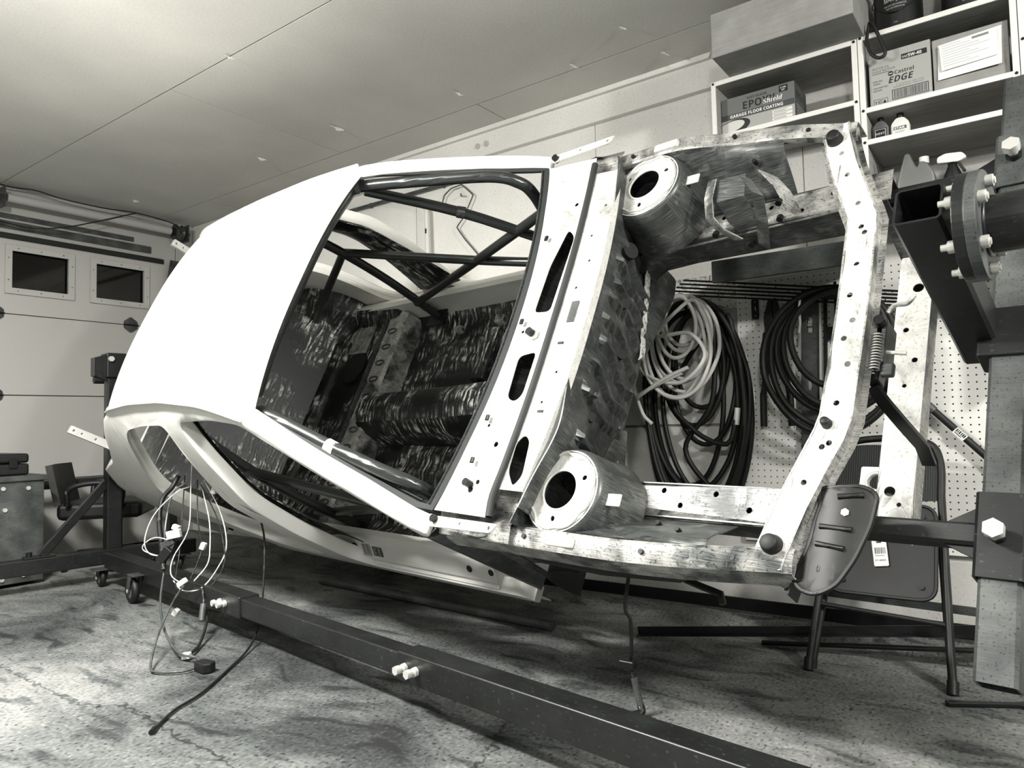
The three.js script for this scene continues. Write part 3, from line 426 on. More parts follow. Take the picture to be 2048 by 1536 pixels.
{
  const t = thing('bolt_cutter', 'long handled black bolt cutter hanging on the pegboard', 'bolt cutter', [-0.87, 0, Z0 + 0.05]);
  for (const s of [-1, 1]) {
    const o = s < 0 ? -0.012 : 0.012;
    mesh('arm', plate(rounded([[o - 0.012 + s * 0.008, 1.13], [o + 0.012 + s * 0.008, 1.13], [s * 0.052 + 0.011, 0.92], [s * 0.052 - 0.011, 0.92]], 0.005), [], 0.012, 0.002), M.darkSteel, t);
    mesh('grip', rod([s * 0.053, 0.93, 0.006], [s * 0.056, 0.79, 0.006], 0.014, 12), M.rubber, t);
    mesh('jaw', plate(rounded([[s * 0.002, 1.19], [s * 0.03, 1.17], [s * 0.036, 1.24], [s * 0.014, 1.32], [s * 0.002, 1.31]], 0.006), [], 0.02, 0.002), M.black, t);
    mesh('pivot_bolt', rod([s * 0.022, 1.15, -0.004], [s * 0.022, 1.15, 0.026], 0.012, 12), M.zinc, t);
  }
  mesh('link_plate', plate(rounded([[-0.045, 1.12], [0.045, 1.12], [0.04, 1.18], [-0.04, 1.18]], 0.012), [], 0.006, 0.001).translate(0, 0, 0.02), M.darkSteel, t);
  const h = thing('wall_holder', 'small black plastic tool holder screwed on the pegboard', 'holder'); mesh('holder', plate(rounded([[-0.965, 1.24], [-0.935, 1.24], [-0.935, 1.33], [-0.965, 1.33]], 0.014), [circle(-0.95, 1.315, 0.004, 10), circle(-0.95, 1.255, 0.004, 10), circle(-0.95, 1.285, 0.004, 10, 0.012)], 0.006, 0.002).translate(0, 0, Z0 + 0.03), M.plastic, h);
  const l = thing('spirit_level', 'long grey spirit level standing on end against the pegboard', 'level');
  mesh('level_body', plate([[-0.79, 0.50], [-0.722, 0.50], [-0.688, 1.34], [-0.756, 1.34]], [rounded([[-0.765, 0.62], [-0.745, 0.62], [-0.737, 0.74], [-0.757, 0.74]], 0.01), rounded([[-0.752, 0.93], [-0.732, 0.93], [-0.728, 1.0], [-0.748, 1.0]], 0.009), rounded([[-0.742, 1.16], [-0.72, 1.16], [-0.718, 1.23], [-0.74, 1.23]], 0.009)], 0.022, 0.002).translate(0, 0, Z0 + 0.03), M.mill, l);
  mesh('vial', rod([-0.74, 1.195, Z0 + 0.04], [-0.72, 1.195, Z0 + 0.04], 0.007, 10), M.zinc, l);
  const q = thing('straight_edge', 'black slotted straight edge with a bright rim hung next to the level', 'straight edge');
  mesh('blade', plate([[-0.70, 0.62], [-0.645, 0.62], [-0.622, 1.32], [-0.676, 1.32]], [0.70, 0.86, 1.02, 1.18].map(y => { const x = -0.672 + (y - 0.62) * 0.033; return rounded([[x - 0.014, y], [x + 0.014, y], [x + 0.018, y + 0.11], [x - 0.010, y + 0.11]], 0.012); }), 0.008, 0.001).translate(0, 0, Z0 + 0.035), M.darkSteel, q);
  mesh('rim', plate([[-0.712, 0.62], [-0.704, 0.62], [-0.680, 1.32], [-0.688, 1.32]], [], 0.01, 0.001).translate(0, 0, Z0 + 0.054), M.zinc, q);
  const w = ['lowest', 'second lowest', 'third lowest', 'second highest', 'highest'];
  for (let k = 0; k < 5; k++) single('steel_rod', rod([-1.31 + 0.02 * k, 1.385 + 0.012 * k, Z0 + 0.080 + 0.009 * k], [-0.16, 1.19 + 0.0115 * k, Z0 + 0.080 + 0.009 * k], 0.0042, 8), M.darkSteel, `thin dark steel rod across the pegboard, ${w[k]} of the five`, 'rod', 'steel rods across the pegboard');
  const p = thing('pry_bar', 'black bar with a pale sleeve and sticker behind the post', 'bar');
  mesh('bar', rod([-0.32, 0.845, Z0 + 0.06], [-0.02, 0.52, Z0 + 0.06], 0.013, 14), M.rubber, p); mesh('sleeve', rod([-0.333, 0.859, Z0 + 0.06], [-0.313, 0.837, Z0 + 0.06], 0.0165, 14), M.mill, p);
  decal('sticker', 0.045, 0.026, print(64, 40, (g, W, h) => { g.fillStyle = css(0.9); g.fillRect(0, 0, W, h); g.fillStyle = css(0.1); barcode(g, 6, 6, 50, 18, 2); g.fillRect(6, 28, 40, 4); }), p, V(-0.235, 0.753, Z0 + 0.074), V(0.68, -0.735, 0).normalize(), V(0.735, 0.68, 0).normalize());
}
{ // high on the wall behind the car
  const t = thing('bent_tube', 'bent white tube frame hanging on the back wall above the roof', 'tube'); mesh('tube', capped([[-3.06, 2.205, -2.98], [-2.95, 2.165, -3.0], [-2.84, 2.115, -3.02], [-2.805, 2.07, -3.03], [-2.80, 2.0, -3.03], [-2.795, 1.72, -3.03]], 0.014, 50, 12), M.whiteCord, t); mesh('clip', box(0.012, 0.03, 0.03, -2.798, 1.94, -3.03), M.rubber, t);
  const h = thing('bent_wire', 'thin bent steel wire hanging on the wall seen through the car', 'wire'); mesh('wire', capped([[-2.70, 2.08, -3.05], [-2.68, 2.13, -3.05], [-2.63, 2.16, -3.05], [-2.55, 2.165, -3.05], [-2.47, 2.09, -3.05], [-2.54, 1.98, -3.05], [-2.59, 1.93, -3.05], [-2.53, 1.85, -3.05], [-2.43, 1.74, -3.05]], 0.004, 80, 6, 0.1), M.mill, h); mesh('nail', rod([-2.58, 2.115, -3.08], [-2.54, 2.105, -3.03], 0.005, 8), M.darkSteel, h);
  const p = thing('conduit', 'thin grey conduit running along the back wall below the ledger', 'conduit'); mesh('pipe', rod([-4.8, 2.20, -3.06], [-2.60, 2.20, -3.06], 0.011, 10), M.mill, p); for (const x of [-4.2, -3.3, -2.7]) mesh('strap', box(0.02, 0.03, 0.016, x, 2.20, -3.066), M.galv, p);
}
// ---- along the foot of the wall ----
{
  const C = thing('folding_chair', 'black folding chair leaning folded against the pegboard', 'chair', [-0.44, 0, -2.50]); C.rotation.x = -0.46;
  const leg = (a, b) => mesh('leg', capped([a, b], 0.0125, 8, 12), M.rubber, C);
  leg([-0.215, 0.02, 0.0], [-0.17, 0.62, 0]); leg([0.19, 0.02, 0.0], [0.16, 0.62, 0]); leg([-0.212, 0.02, -0.03], [-0.165, 0.5, -0.03]); leg([0.188, 0.02, -0.03], [0.155, 0.5, -0.03]);
  for (const [x, z] of [[-0.215, 0], [0.19, 0], [-0.212, -0.03], [0.188, -0.03]]) mesh('foot_cap', rod([x, 0, z], [x, 0.04, z], 0.016, 12), M.plastic, C);
  mesh('stretcher', rod([-0.20, 0.22, 0], [0.18, 0.20, 0], 0.008), M.rubber, C);
  mesh('back_frame', capped([[-0.172, 0.60, 0], [-0.17, 0.74, 0], [-0.13, 0.81, 0], [0, 0.83, 0], [0.12, 0.81, 0], [0.157, 0.74, 0], [0.16, 0.60, 0]], 0.0125, 60, 12), M.rubber, C);
  mesh('seat', plate(rounded([[-0.165, 0.26], [0.15, 0.26], [0.15, 0.57], [-0.165, 0.57]], 0.05, 6), [], 0.014, 0.004).translate(0, 0, 0.012), M.plastic, C);
  mesh('seat_rim', sweep(rounded([[-0.165, 0.26], [0.15, 0.26], [0.15, 0.57], [-0.165, 0.57]], 0.05, 6).map(p => V(p[0], p[1], 0.03)), circle(0, 0, 0.006, 6), V(0, 0, 1), 1, true), M.rubber, C);
  for (const [x, y] of [[-0.12, 0.30], [0.11, 0.30], [0.11, 0.53]]) mesh('rivet', rod([x, y, 0.03], [x, y, 0.037], 0.008, 10), M.rubber, C);
  mesh('backrest', shell(surface(90, 8, (u, v) => V(mix(-0.165, 0.155, u), mix(0.60, 0.81, v) - 0.04 * Math.pow(Math.abs(u - 0.5) * 2, 4) * v, 0.004 + 0.0035 * Math.abs(Math.sin(u * 45 * Math.PI)) - 0.02 * Math.sin(u * Math.PI))), 0.003, 0.4), M.seal, C, 'ribbed black backrest');
  const tag = mesh('hang_tag', plate(rounded([[-0.022, -0.045], [0.022, -0.045], [0.022, 0.045], [-0.022, 0.045]], 0.005), [], 0.001).applyMatrix4(new THREE.Matrix4().makeRotationZ(0.14).setPosition(V(-0.01, 0.40, 0.036))), M.paper, C, 'white price tag');
  decal('tag_print', 0.04, 0.085, print(96, 200, (g, w, h) => { g.fillStyle = css(0.93); g.fillRect(0, 0, w, h); g.fillStyle = css(0.1); g.fillRect(30, 12, 36, 12); barcode(g, 10, 60, 76, 50, 7); g.fillRect(10, 122, 70, 4); g.font = 'bold 22px sans-serif'; g.fillText('37-4003', 6, 168); }), tag, V(-0.01, 0.40, 0.0375), V(Math.cos(0.14), Math.sin(0.14), 0), V(-Math.sin(0.14), Math.cos(0.14), 0));
}
{
  single('steel_strip', sweep([V(-3.2, 0.062, -2.93), V(0.6, 0.085, -2.93)], rect(0.008, 0.05)), M.darkSteel, 'long dark flat steel strip standing on edge along the curb', 'steel bar');
  single('angle_iron', sweep([V(-1.28, 0.012, -2.53), V(0.5, 0.20, -2.86)], [[0, 0], [0.03, 0], [0.03, 0.004], [0.004, 0.004], [0.004, 0.03], [0, 0.03]], Y), M.darkSteel, 'dark angle iron with its end on the bare floor before the chair', 'steel bar');
  single('steel_bar', rod([-0.86, 0.010, -2.68], [0.4, 0.13, -2.80], 0.009, 10), M.darkSteel, 'thin round steel bar behind the legs of the folding chair', 'steel bar');
  single('flat_bar', sweep([V(-0.85, 0.16, -2.95), V(0.5, 0.14, -2.91)], rect(0.006, 0.03)), M.mill, 'short grey flat bar leaning behind the folding chair', 'steel bar');
  single('floor_pipe', rod([-3.1, 0.024, -2.50], [-1.60, 0.024, -2.42], 0.022, 16), M.mill, 'grey pipe lying on the floor beneath the car', 'pipe');
}
// ================= the car body: X forward, Y to its left, Z up, rolled over on the rotisserie =================
const CAR_O = V(-0.954, 0.755, -2.702), CAR_F = V(0.99037, -0.0006, 0.1384).normalize(), CAR_L = V(0.06133443, 0.90036417, -0.43079281);
CAR_F.addScaledVector(CAR_L, -CAR_F.dot(CAR_L)).normalize(); CAR_L.normalize(); const CAR_U = CAR_F.clone().cross(CAR_L);
const carTurn = new THREE.Quaternion().setFromRotationMatrix(new THREE.Matrix4().makeBasis(CAR_F, CAR_L, CAR_U));
const car = thing('car_body_shell', 'stripped white sedan body shell rolled on its side', 'car body'); car.position.copy(CAR_O); car.quaternion.copy(carTurn);
const lerpTable = (T, x) => { if (x <= T[0][0]) return T[0][1]; for (let i = 1; i < T.length; i++) if (x <= T[i][0]) return mix(T[i - 1][1], T[i][1], (x - T[i - 1][0]) / (T[i][0] - T[i - 1][0])); return T[T.length - 1][1]; };
const soft = (T, x, w) => { let s = 0; for (let k = -3; k <= 3; k++) s += lerpTable(T, x + k / 3 * w); return s / 7; };
const SIDE = [[0, 0.76], [0.25, 0.775], [0.45, 0.775], [0.7, 0.765], [0.95, 0.735], [1.2, 0.63], [1.34, 0.555], [1.42, 0.49], [1.6, 0.3]];
const sideY = z => soft(SIDE, z, 0.05);
const ROOF_Z = [[-2.45, 1.345], [-2.36, 1.385], [-2.25, 1.415], [-1.94, 1.431], [-1.6, 1.429], [-1.26, 1.405], [-1.09, 1.374], [-0.97, 1.345]], ROOF_Y = [[-2.45, 0.50], [-2.25, 0.494], [-1.94, 0.483], [-1.6, 0.484], [-1.26, 0.503], [-1.09, 0.526], [-0.97, 0.545]];
const roofZ = x => soft(ROOF_Z, x, 0.06), roofY = x => soft(ROOF_Y, x, 0.06);
const SIDES = [[1, 'left'], [-1, 'right']];
{ // roof
  mesh('roof_panel', shell(surface(40, 24, (u, v) => { const x = mix(-0.968, -2.42, u), y = mix(1, -1, v), e = roofY(x) - 0.012, lip = smooth(0.03, 0, u) * 0.018; return V(x + 0.02 * (1 - y * y) * (1 - u), y * e, roofZ(x) + 0.062 * (1 - Math.pow(Math.abs(y), 2.4)) * (1 - 0.25 * u) - lip); }), 0.003), M.white, car);
  for (const [s] of SIDES) {
    const p = []; for (let k = 0; k <= 40; k++) { const x = mix(-1.0, -2.3, k / 40); p.push(V(x, s * (roofY(x) - 0.002), roofZ(x) + 0.001)); }
    const d = mesh('drip_rail', sweep(p, [[-0.011, -0.004], [0.011, -0.004], [0.011, 0.006], [0.006, 0.006], [0.004, 0], [-0.004, 0], [-0.006, 0.006], [-0.011, 0.006]], V(0, 0, 1)), M.white, car);
    for (const x of [-1.08, -1.2, -1.33, -1.52, -1.72, -1.95]) mesh('trim_clip', box(0.014, 0.012, 0.005, x, s * (roofY(x) + 0.002), roofZ(x) + 0.002, 0.002), M.doorTrim, d);
    const hp = []; for (let k = 0; k <= 20; k++) { const x = mix(-1.0, -2.35, k / 20); hp.push(V(x, s * (roofY(x) - 0.06), roofZ(x) - 0.035)); }
    mesh('roof_rail_inner', sweep(hp, chamfered(0.08, 0.035, 0.008), V(0, 0, 1)), M.steel, car);
  }
  mesh('windshield_header', shell(surface(3, 20, (u, v) => { const y = mix(0.53, -0.53, v); return V(-0.99 - 0.10 * u + 0.02 * (1 - y * y * 3.5), y, 1.325 + 0.055 * (1 - y * y * 3.5) - 0.02 * Math.sin(u * Math.PI)); }), 0.003), M.steel, car);
  mesh('rear_header', shell(surface(3, 20, (u, v) => { const y = mix(0.5, -0.5, v); return V(-2.42 + 0.1 * u, y, 1.345 + 0.04 * (1 - y * y * 4) - 0.02 * u); }), 0.003), M.white, car);
}
for (const [s] of SIDES) { // body sides with pillars and door openings
  const arch = []; for (let k = 0; k <= 16; k++) { const a = mix(-0.12, Math.PI + 0.05, k / 16); arch.push([-2.665 + Math.cos(a) * 0.335, 0.32 + Math.sin(a) * 0.335]); }
  const outer = [...rounded([[-0.50, 0.235], [-0.52, 0.312], [-0.72, 0.312], [-1.46, 0.312], [-1.545, 0.38], [-1.535, 0.62], [-1.52, 1.0], [-1.54, 1.352], [-1.24, 1.354], [-1.03, 1.335], [-0.86, 1.24], [-0.637, 1.083], [-0.49, 0.98], [-0.43, 0.905], [-0.39, 0.92], [-0.405, 0.948]], 0.05, 4).reverse(), [-0.50, 0.235], [-2.30, 0.235], ...arch, [-3.03, 0.33], [-3.06, 0.5], [-3.075, 0.78], [-3.06, 0.98], [-3.0, 1.09], [-2.86, 1.125], [-2.74, 1.15], [-2.62, 1.22], [-2.5, 1.31], [-2.38, 1.375], [-2.25, 1.41], [-2.1, 1.424], [-1.94, 1.428], [-1.6, 1.426], [-1.42, 1.418], [-1.26, 1.403], [-1.15, 1.385], [-1.05, 1.365], [-0.975, 1.342], [-0.9, 1.30], [-0.76, 1.20], [-0.58, 1.075]];
  const front = rounded([[-1.54, 1.352], [-1.24, 1.354], [-1.03, 1.335], [-0.86, 1.24], [-0.637, 1.083], [-0.49, 0.98], [-0.46, 0.88], [-0.475, 0.7], [-0.53, 0.5], [-0.58, 0.40], [-0.72, 0.40], [-1.32, 0.40], [-1.45, 0.44], [-1.49, 0.62], [-1.50, 1.0]], 0.06, 4);
  const rear = rounded([[-1.68, 1.352], [-1.71, 1.0], [-1.70, 0.62], [-1.77, 0.38], [-1.86, 0.315], [-2.0, 0.315], [-2.14, 0.38], [-2.22, 0.58], [-2.30, 0.74], [-2.41, 0.86], [-2.445, 0.97], [-2.40, 1.08], [-2.31, 1.185], [-2.24, 1.285], [-2.15, 1.335], [-1.94, 1.352]], 0.06, 4);
  const g = plate(outer, [rear], 0.052, 0.006);
  const f = mesh('body_side', warp(g, v => V(v.x, s * (sideY(v.y) - v.z - 0.006), v.y), s < 0, 0.7, 0.07), M.white, car);
  // flanges round the openings
  for (const [loop, k] of [[front.filter(p => p[1] > 0.95 && p[0] > -1.49), false], [rear, true]]) mesh('door_flange', sweep(loop.map(p => V(p[0], s * (sideY(p[1]) - 0.03), p[1])), [[-0.004, -0.006], [0.004, -0.006], [0.004, 0.006], [-0.004, 0.006]], V(0, s, 0), 0.6, k), M.white, f);
  mesh('pillar_inner', shell(surface(3, 24, (u, v) => { const z = mix(0.42, 1.33, v), w = 0.075 + 0.09 * Math.pow(1 - v, 2.2); return V(-1.60 + (u - 0.5) * 2 * w, s * (sideY(z) - 0.075 - 0.02 * Math.sin(u * Math.PI)), z); }), 0.004), M.tar, car);
  // sill
  const prof = [[0.770, 0.235], [0.775, 0.30], [0.765, 0.318], [0.752, 0.322], [0.748, 0.335], [0.69, 0.395], [0.660, 0.41], [0.635, 0.405], [0.63, 0.20], [0.70, 0.19], [0.76, 0.205]].map(p => [s * p[0], p[1]]);
  const sill = mesh('door_sill', sweep([V(-0.64, 0, 0), V(-1.4, 0, 0), V(-2.36, 0, 0)], prof, V(0, 0, 1), 0.35), M.white, car);
  mesh('pinch_weld', sweep([V(-0.52, 0, 0), V(-2.3, 0, 0)], rect(0.004, 0.05, s * 0.745, 0.18), V(0, 0, 1)), M.white, sill);
  const on = (x, t) => V(x, s * mix(0.752, 0.685, t), mix(0.331, 0.40, t)), nrm = V(0, s * 0.68, 0.73).normalize();
  for (const [x, r] of [[-2.30, 0.026], [-1.98, 0.02], [-1.56, 0.028], [-0.78, 0.015], [-0.66, 0.014]]) mesh('hole_disc', rod(on(x, 0.5).addScaledVector(nrm, -0.004), on(x, 0.5).addScaledVector(nrm, 0.003), r, 18, r * 0.92), M.rubber, sill);  // dark discs drawn where the sill has holes
  if (s < 0) {
    const ey = V(0, 0.7, 0.71).normalize();
    decal('tyre_sticker', 0.062, 0.058, print(160, 150, (c, w, h) => { c.fillStyle = css(0.8); c.fillRect(0, 0, w, h); c.strokeStyle = css(0.15); c.lineWidth = 4; c.strokeRect(6, 6, w - 12, h - 12); c.fillStyle = css(0.15); for (let k = 0; k < 6; k++) { c.fillRect(6, 26 + k * 20, w - 12, 3); c.fillRect(16 + (k % 2) * 10, 12 + k * 20, 40, 8); c.fillRect(90, 12 + k * 20, 48, 8); } c.fillRect(76, 6, 4, h - 12); }), sill, on(-1.47, 0.5).addScaledVector(nrm, 0.001), V(1, 0, 0), ey, 'printed tyre pressure sticker');
    decal('spec_sticker', 0.07, 0.045, print(170, 110, (c, w, h) => { c.fillStyle = css(0.28); c.fillRect(0, 0, w, h); c.fillStyle = css(0.75); for (let k = 0; k < 5; k++) { c.fillRect(12, 14 + k * 18, 60 - (k * 13) % 30, 8); c.fillRect(90, 14 + k * 18, 60 - (k * 7) % 25, 8); } }), sill, on(-1.385, 0.5).addScaledVector(nrm, 0.001), V(1, 0, 0), ey, 'small dark specification sticker');
  }
  // trunk hinge arm standing up at the back
  mesh('trunk_hinge', plate(rounded([[-0.02, 0.95], [0.02, 0.95], [0.02, 1.39], [-0.02, 1.39]], 0.006), [circle(0, 1.37, 0.006, 10), circle(0, 1.33, 0.005, 10), circle(0, 1.26, 0.006, 10)], 0.022, 0.002).applyMatrix4(new THREE.Matrix4().makeBasis(V(0, 1, 0), V(0, 0, 1), V(1, 0, 0)).setPosition(V(-2.805, s * 0.572, 0))), M.zinc, car);
  // rear wheel house
  mesh('wheel_house', shell(surface(16, 12, (u, v) => { const a = mix(-0.15, Math.PI + 0.15, u), w = v; return V(-2.665 + Math.cos(a) * 0.34 * (1 - 0.25 * w * w), s * mix(0.74, 0.46, w), 0.32 + Math.sin(a) * 0.34 * (1 - 0.3 * w * w)); }), 0.004), M.tar, car);
}
{ // rear end
  mesh('parcel_shelf', shell(surface(4, 12, (u, v) => V(mix(-2.55, -2.86, u), mix(0.64, -0.64, v), 1.02 + 0.02 * Math.sin(v * Math.PI))), 0.004), M.steel, car);
  mesh('seat_back_panel', shell(surface(6, 14, (u, v) => V(mix(-2.42, -2.60, u), mix(0.64, -0.64, v), mix(0.42, 1.0, u) + 0)), 0.004), M.tar, car);
  mesh('trunk_floor', shell(surface(4, 8, (u, v) => V(mix(-2.5, -3.02, u), mix(0.46, -0.46, v), 0.42)), 0.004), M.tar, car);
  mesh('tail_panel', shell(surface(4, 10, (u, v) => V(-3.03 - 0.02 * u, mix(0.62, -0.62, v), mix(0.42, 0.98, u))), 0.004), M.white, car);
}
{ // windshield rubber
  const wb = y => -0.288 - 0.10 * Math.pow(Math.abs(y) / 0.66, 2.2), P = [];
  for (let k = 0; k <= 24; k++) { const y = mix(0.655, -0.655, k / 24); P.push(V(wb(y) - 0.012, y, 0.945)); }
  P.push(V(-0.45, -0.655, 0.965)); for (let k = 1; k < 8; k++) P.push(V(mix(-0.45, -0.965, k / 8), -mix(0.655, 0.508, k / 8), mix(0.965, 1.33, k / 8)));
  for (let k = 0; k <= 12; k++) { const y = mix(-0.505, 0.505, k / 12); P.push(V(-0.985 + 0.02 * (1 - y * y * 3.5), y, 1.338 + 0.055 * (1 - y * y * 3.9))); }
  for (let k = 7; k > 0; k--) P.push(V(mix(-0.45, -0.965, k / 8), mix(0.655, 0.508, k / 8), mix(0.965, 1.33, k / 8))); P.push(V(-0.45, 0.655, 0.965));
  mesh('windshield_rubber', sweep(P, [[-0.009, -0.005], [0.009, -0.005], [0.009, 0.005], [-0.009, 0.005]], V(0.55, 0, 0.83), 0.6, true), M.seal, car);
  // cowl
  const ws = y => -0.142 - 0.045 * Math.pow(Math.abs(y) / 0.66, 3), wf = y => -0.025 - 0.05 * Math.pow(Math.abs(y) / 0.56, 2.5), N = 24;
  const strip = (a, b, h) => { const o = []; for (let k = 0; k <= N; k++) { const y = mix(h, -h, k / N); o.push([a(y), y]); } for (let k = N; k >= 0; k--) { const y = mix(h, -h, k / N); o.push([b(y), y]); } return o; };
  const zc = (x, y) => 0.945 - 0.11 * (x + 0.30) - 0.012 * smooth(0.4, 0.7, Math.abs(y));
  const holesA = [rounded([[-0.20, 0.345], [-0.165, 0.31], [-0.172, 0.02], [-0.235, 0.02], [-0.23, 0.2]], 0.02), rounded([[-0.175, -0.125], [-0.178, -0.275], [-0.20, -0.30], [-0.235, -0.285], [-0.24, -0.14]], 0.02), circle(-0.22, -0.44, 0.009, 10), circle(-0.2, 0.45, 0.008, 10), circle(-0.255, -0.05, 0.006, 10), circle(-0.27, -0.38, 0.006, 10), circle(-0.29, -0.56, 0.008, 10), circle(-0.25, -0.56, 0.008, 10), circle(-0.27, -0.585, 0.01, 10)];
  const cp = mesh('cowl_panel', warp(plate(strip(wb, ws, 0.66), holesA, 0.003), v => V(v.x, v.y, zc(v.x, v.y) - v.z), true, 0.6, 0.08), M.cowl, car);
  for (const y of [0.31, -0.02, -0.36, -0.5]) mesh('clip', box(0.014, 0.020, 0.008, -0.258 - 0.04 * Math.abs(y), y, 0.955, 0.003), M.darkSteel, cp);
  mesh('wiper_pivot', rod([-0.205, -0.065, 0.925], [-0.205, -0.065, 0.965], 0.013, 14), M.darkSteel, cp); mesh('wiper_nut', rod([-0.205, -0.065, 0.935], [-0.205, -0.065, 0.948], 0.02, 6), M.zinc, cp);
  mesh('wiper_pivot', rod([-0.275, -0.57, 0.925], [-0.275, -0.57, 0.96], 0.012, 14), M.darkSteel, cp);
  const holesB = [rounded([[-0.118, -0.405], [-0.095, -0.425], [-0.09, -0.53], [-0.115, -0.565], [-0.145, -0.52], [-0.142, -0.43]], 0.016), ...[0.42, 0.3, 0.2, 0.1, 0.0, -0.1, -0.2, -0.3].map((y, i) => circle(-0.075 - 0.02 * (i % 2), y, 0.005, 8))];
  const lip = mesh('cowl_lip', warp(plate(strip(y => ws(y) + 0.012, wf, 0.575), holesB, 0.003), v => V(v.x, v.y, zc(v.x, v.y) + 0.004 - v.z), true, 0.6, 0.08), M.cowl, car);
  mesh('cowl_edge', sweep(smoothPath([0.575, 0.4, 0.2, 0, -0.2, -0.4, -0.575].map(y => V(wf(y), y, zc(wf(y), y) - 0.008)), 40), [[-0.003, -0.016], [0.003, -0.016], [0.004, 0.014], [-0.003, 0.014]], V(0, 0, 1)), M.cowl, lip);
  mesh('number_plate', box(0.028, 0.075, 0.002, -0.078, 0.01, 0.927, 0.0008), M.mill, lip, 'small grey stamped identification plate');
  for (const y of [-0.10, -0.33]) mesh('pressed_slot', box(0.022, 0.008, 0.004, -0.09, y, 0.926, 0.001), M.seal, lip);
  mesh('hood_seal', tube([0.62, 0.5, 0.35, 0.2, 0, -0.2, -0.35, -0.5, -0.6, -0.66].map((y, i) => [ws(y) + 0.004 + (i === 9 ? 0.02 : 0), y, zc(ws(y), y) + 0.008]), 0.011, 60, 8), M.seal, car);
  mesh('cowl_trough', shell(surface(12, 16, (u, v) => { const y = mix(0.66, -0.66, v), x = mix(wb(y) - 0.03, wf(y) - 0.005, u); return V(x, y, 0.955 - 0.055 * u - 0.24 * Math.pow(Math.sin(u * Math.PI), 0.6)); }), 0.003), M.steel, car);
  for (const [s] of SIDES) {
    const hg = mesh('hood_hinge', plate(rounded([[-0.38, -0.018], [-0.12, -0.016], [-0.10, 0.012], [-0.37, 0.016]], 0.008), [circle(-0.13, -0.002, 0.006, 10), circle(-0.25, 0, 0.005, 10)], 0.005, 0.001).applyMatrix4(new THREE.Matrix4().makeBasis(V(1, 0, 0), V(0, 1, 0), V(0, 0, 1)).setPosition(V(0, s * 0.695, 0.945))), M.cowl, car);
    mesh('hinge_bolt', rod([-0.36, s * 0.69, 0.94], [-0.36, s * 0.69, 0.965], 0.012, 10), M.darkSteel, hg);
    mesh('cowl_end', shell(surface(4, 6, (u, v) => V(mix(-0.40, -0.12, u), s * mix(0.56, 0.715, v), 0.925 - 0.04 * v - 0.02 * u - (u > 0.5 && v < 0.6 ? 0.03 : 0))), 0.003), M.patina, car);
  }
  // firewall
  const ribs = [0.33, 0.27, 0.21, 0.15, 0.06, -0.03, -0.12, -0.21, -0.34, -0.44];
  const fw = (u, v) => { const y = mix(0.60, -0.62, u), z = mix(0.915, 0.36, v); let x = wf(y * 0.9) - 0.003 - 0.19 * Math.pow(v, 1.2); let b = 0; ribs.forEach((q, i) => { const len = smooth(0.1 + 0.05 * (i % 3), 0.2, v) * smooth(0.98, 0.85, v); b += 0.026 * len * Math.exp(-Math.pow((y - q - 0.016 * Math.sin(v * 9 + i)) / 0.016, 4)); }); x += b; x += 0.03 * smooth(0.62, 0.5, v) * Math.exp(-Math.pow((y + 0.38) / 0.12, 2)); return V(x, y, z); };
  const fwm = mesh('firewall', shell(surface(110, 26, fw), 0.004), M.steel, car);
  const fd = V(0.93, 0, 0.36).normalize();
  for (const [u, v, r, n] of [[0.06, 0.42, 0.045, 24], [0.22, 0.25, 0.03, 20], [0.36, 0.35, 0.02, 16], [0.46, 0.55, 0.022, 16], [0.7, 0.35, 0.017, 16], [0.80, 0.62, 0.04, 6], [0.88, 0.3, 0.02, 16], [0.16, 0.6, 0.015, 14]]) { const p = fw(u, v); mesh('firewall_hole_disc', rod(p.clone().addScaledVector(fd, -0.006), p.clone().addScaledVector(fd, 0.012), r, n, r * 0.94), M.rubber, fwm); }  // dark discs drawn where the firewall has holes
  for (const [u, v] of [[0.3, 0.5], [0.42, 0.7], [0.52, 0.8], [0.62, 0.88], [0.66, 0.25], [0.93, 0.5]]) { const p = fw(u, v); mesh('bracket_tab', box(0.012, 0.016, 0.022, p.x + 0.006, p.y, p.z, 0.004), M.steel, fwm); }
  const r = seeded(77), sf = surface(4, 26, (u, v) => { const y = mix(0.50, 0.10, v); return V(-0.150 - 0.02 * u + (r() - 0.5) * 0.012, y + 0.03 * u + (r() - 0.5) * 0.015, mix(0.565, 0.465, v) - 0.045 * u + (r() - 0.5) * 0.014); });
  mesh('torn_sealant', shell(sf, 0.005), M.strand, car, 'ragged pale strip of sealant along the firewall edge');
  for (const [s] of SIDES) mesh('torque_box', plate(rounded([[s * 0.53, 0.60], [s * 0.53, 0.33], [s * 0.46, 0.315], [s * 0.15, 0.40], [s * 0.18, 0.455], [s * 0.42, 0.53], [s * 0.44, 0.60]], 0.02), [], 0.012, 0.002).applyMatrix4(new THREE.Matrix4().makeBasis(V(0, 1, 0), V(0, 0, 1), V(1, 0, 0)).setPosition(V(-0.185, 0, 0))), M.steel, car);
  for (const [a, b, c] of [[-0.14, -0.30, 0.45], [-0.12, -0.36, 0.5]]) mesh('line_clip', tube([[a, b, c], [a + 0.03, b - 0.01, c + 0.04], [a + 0.05, b - 0.06, c + 0.05], [a + 0.03, b - 0.08, c]], 0.004, 20, 6), M.zinc, fwm);
}
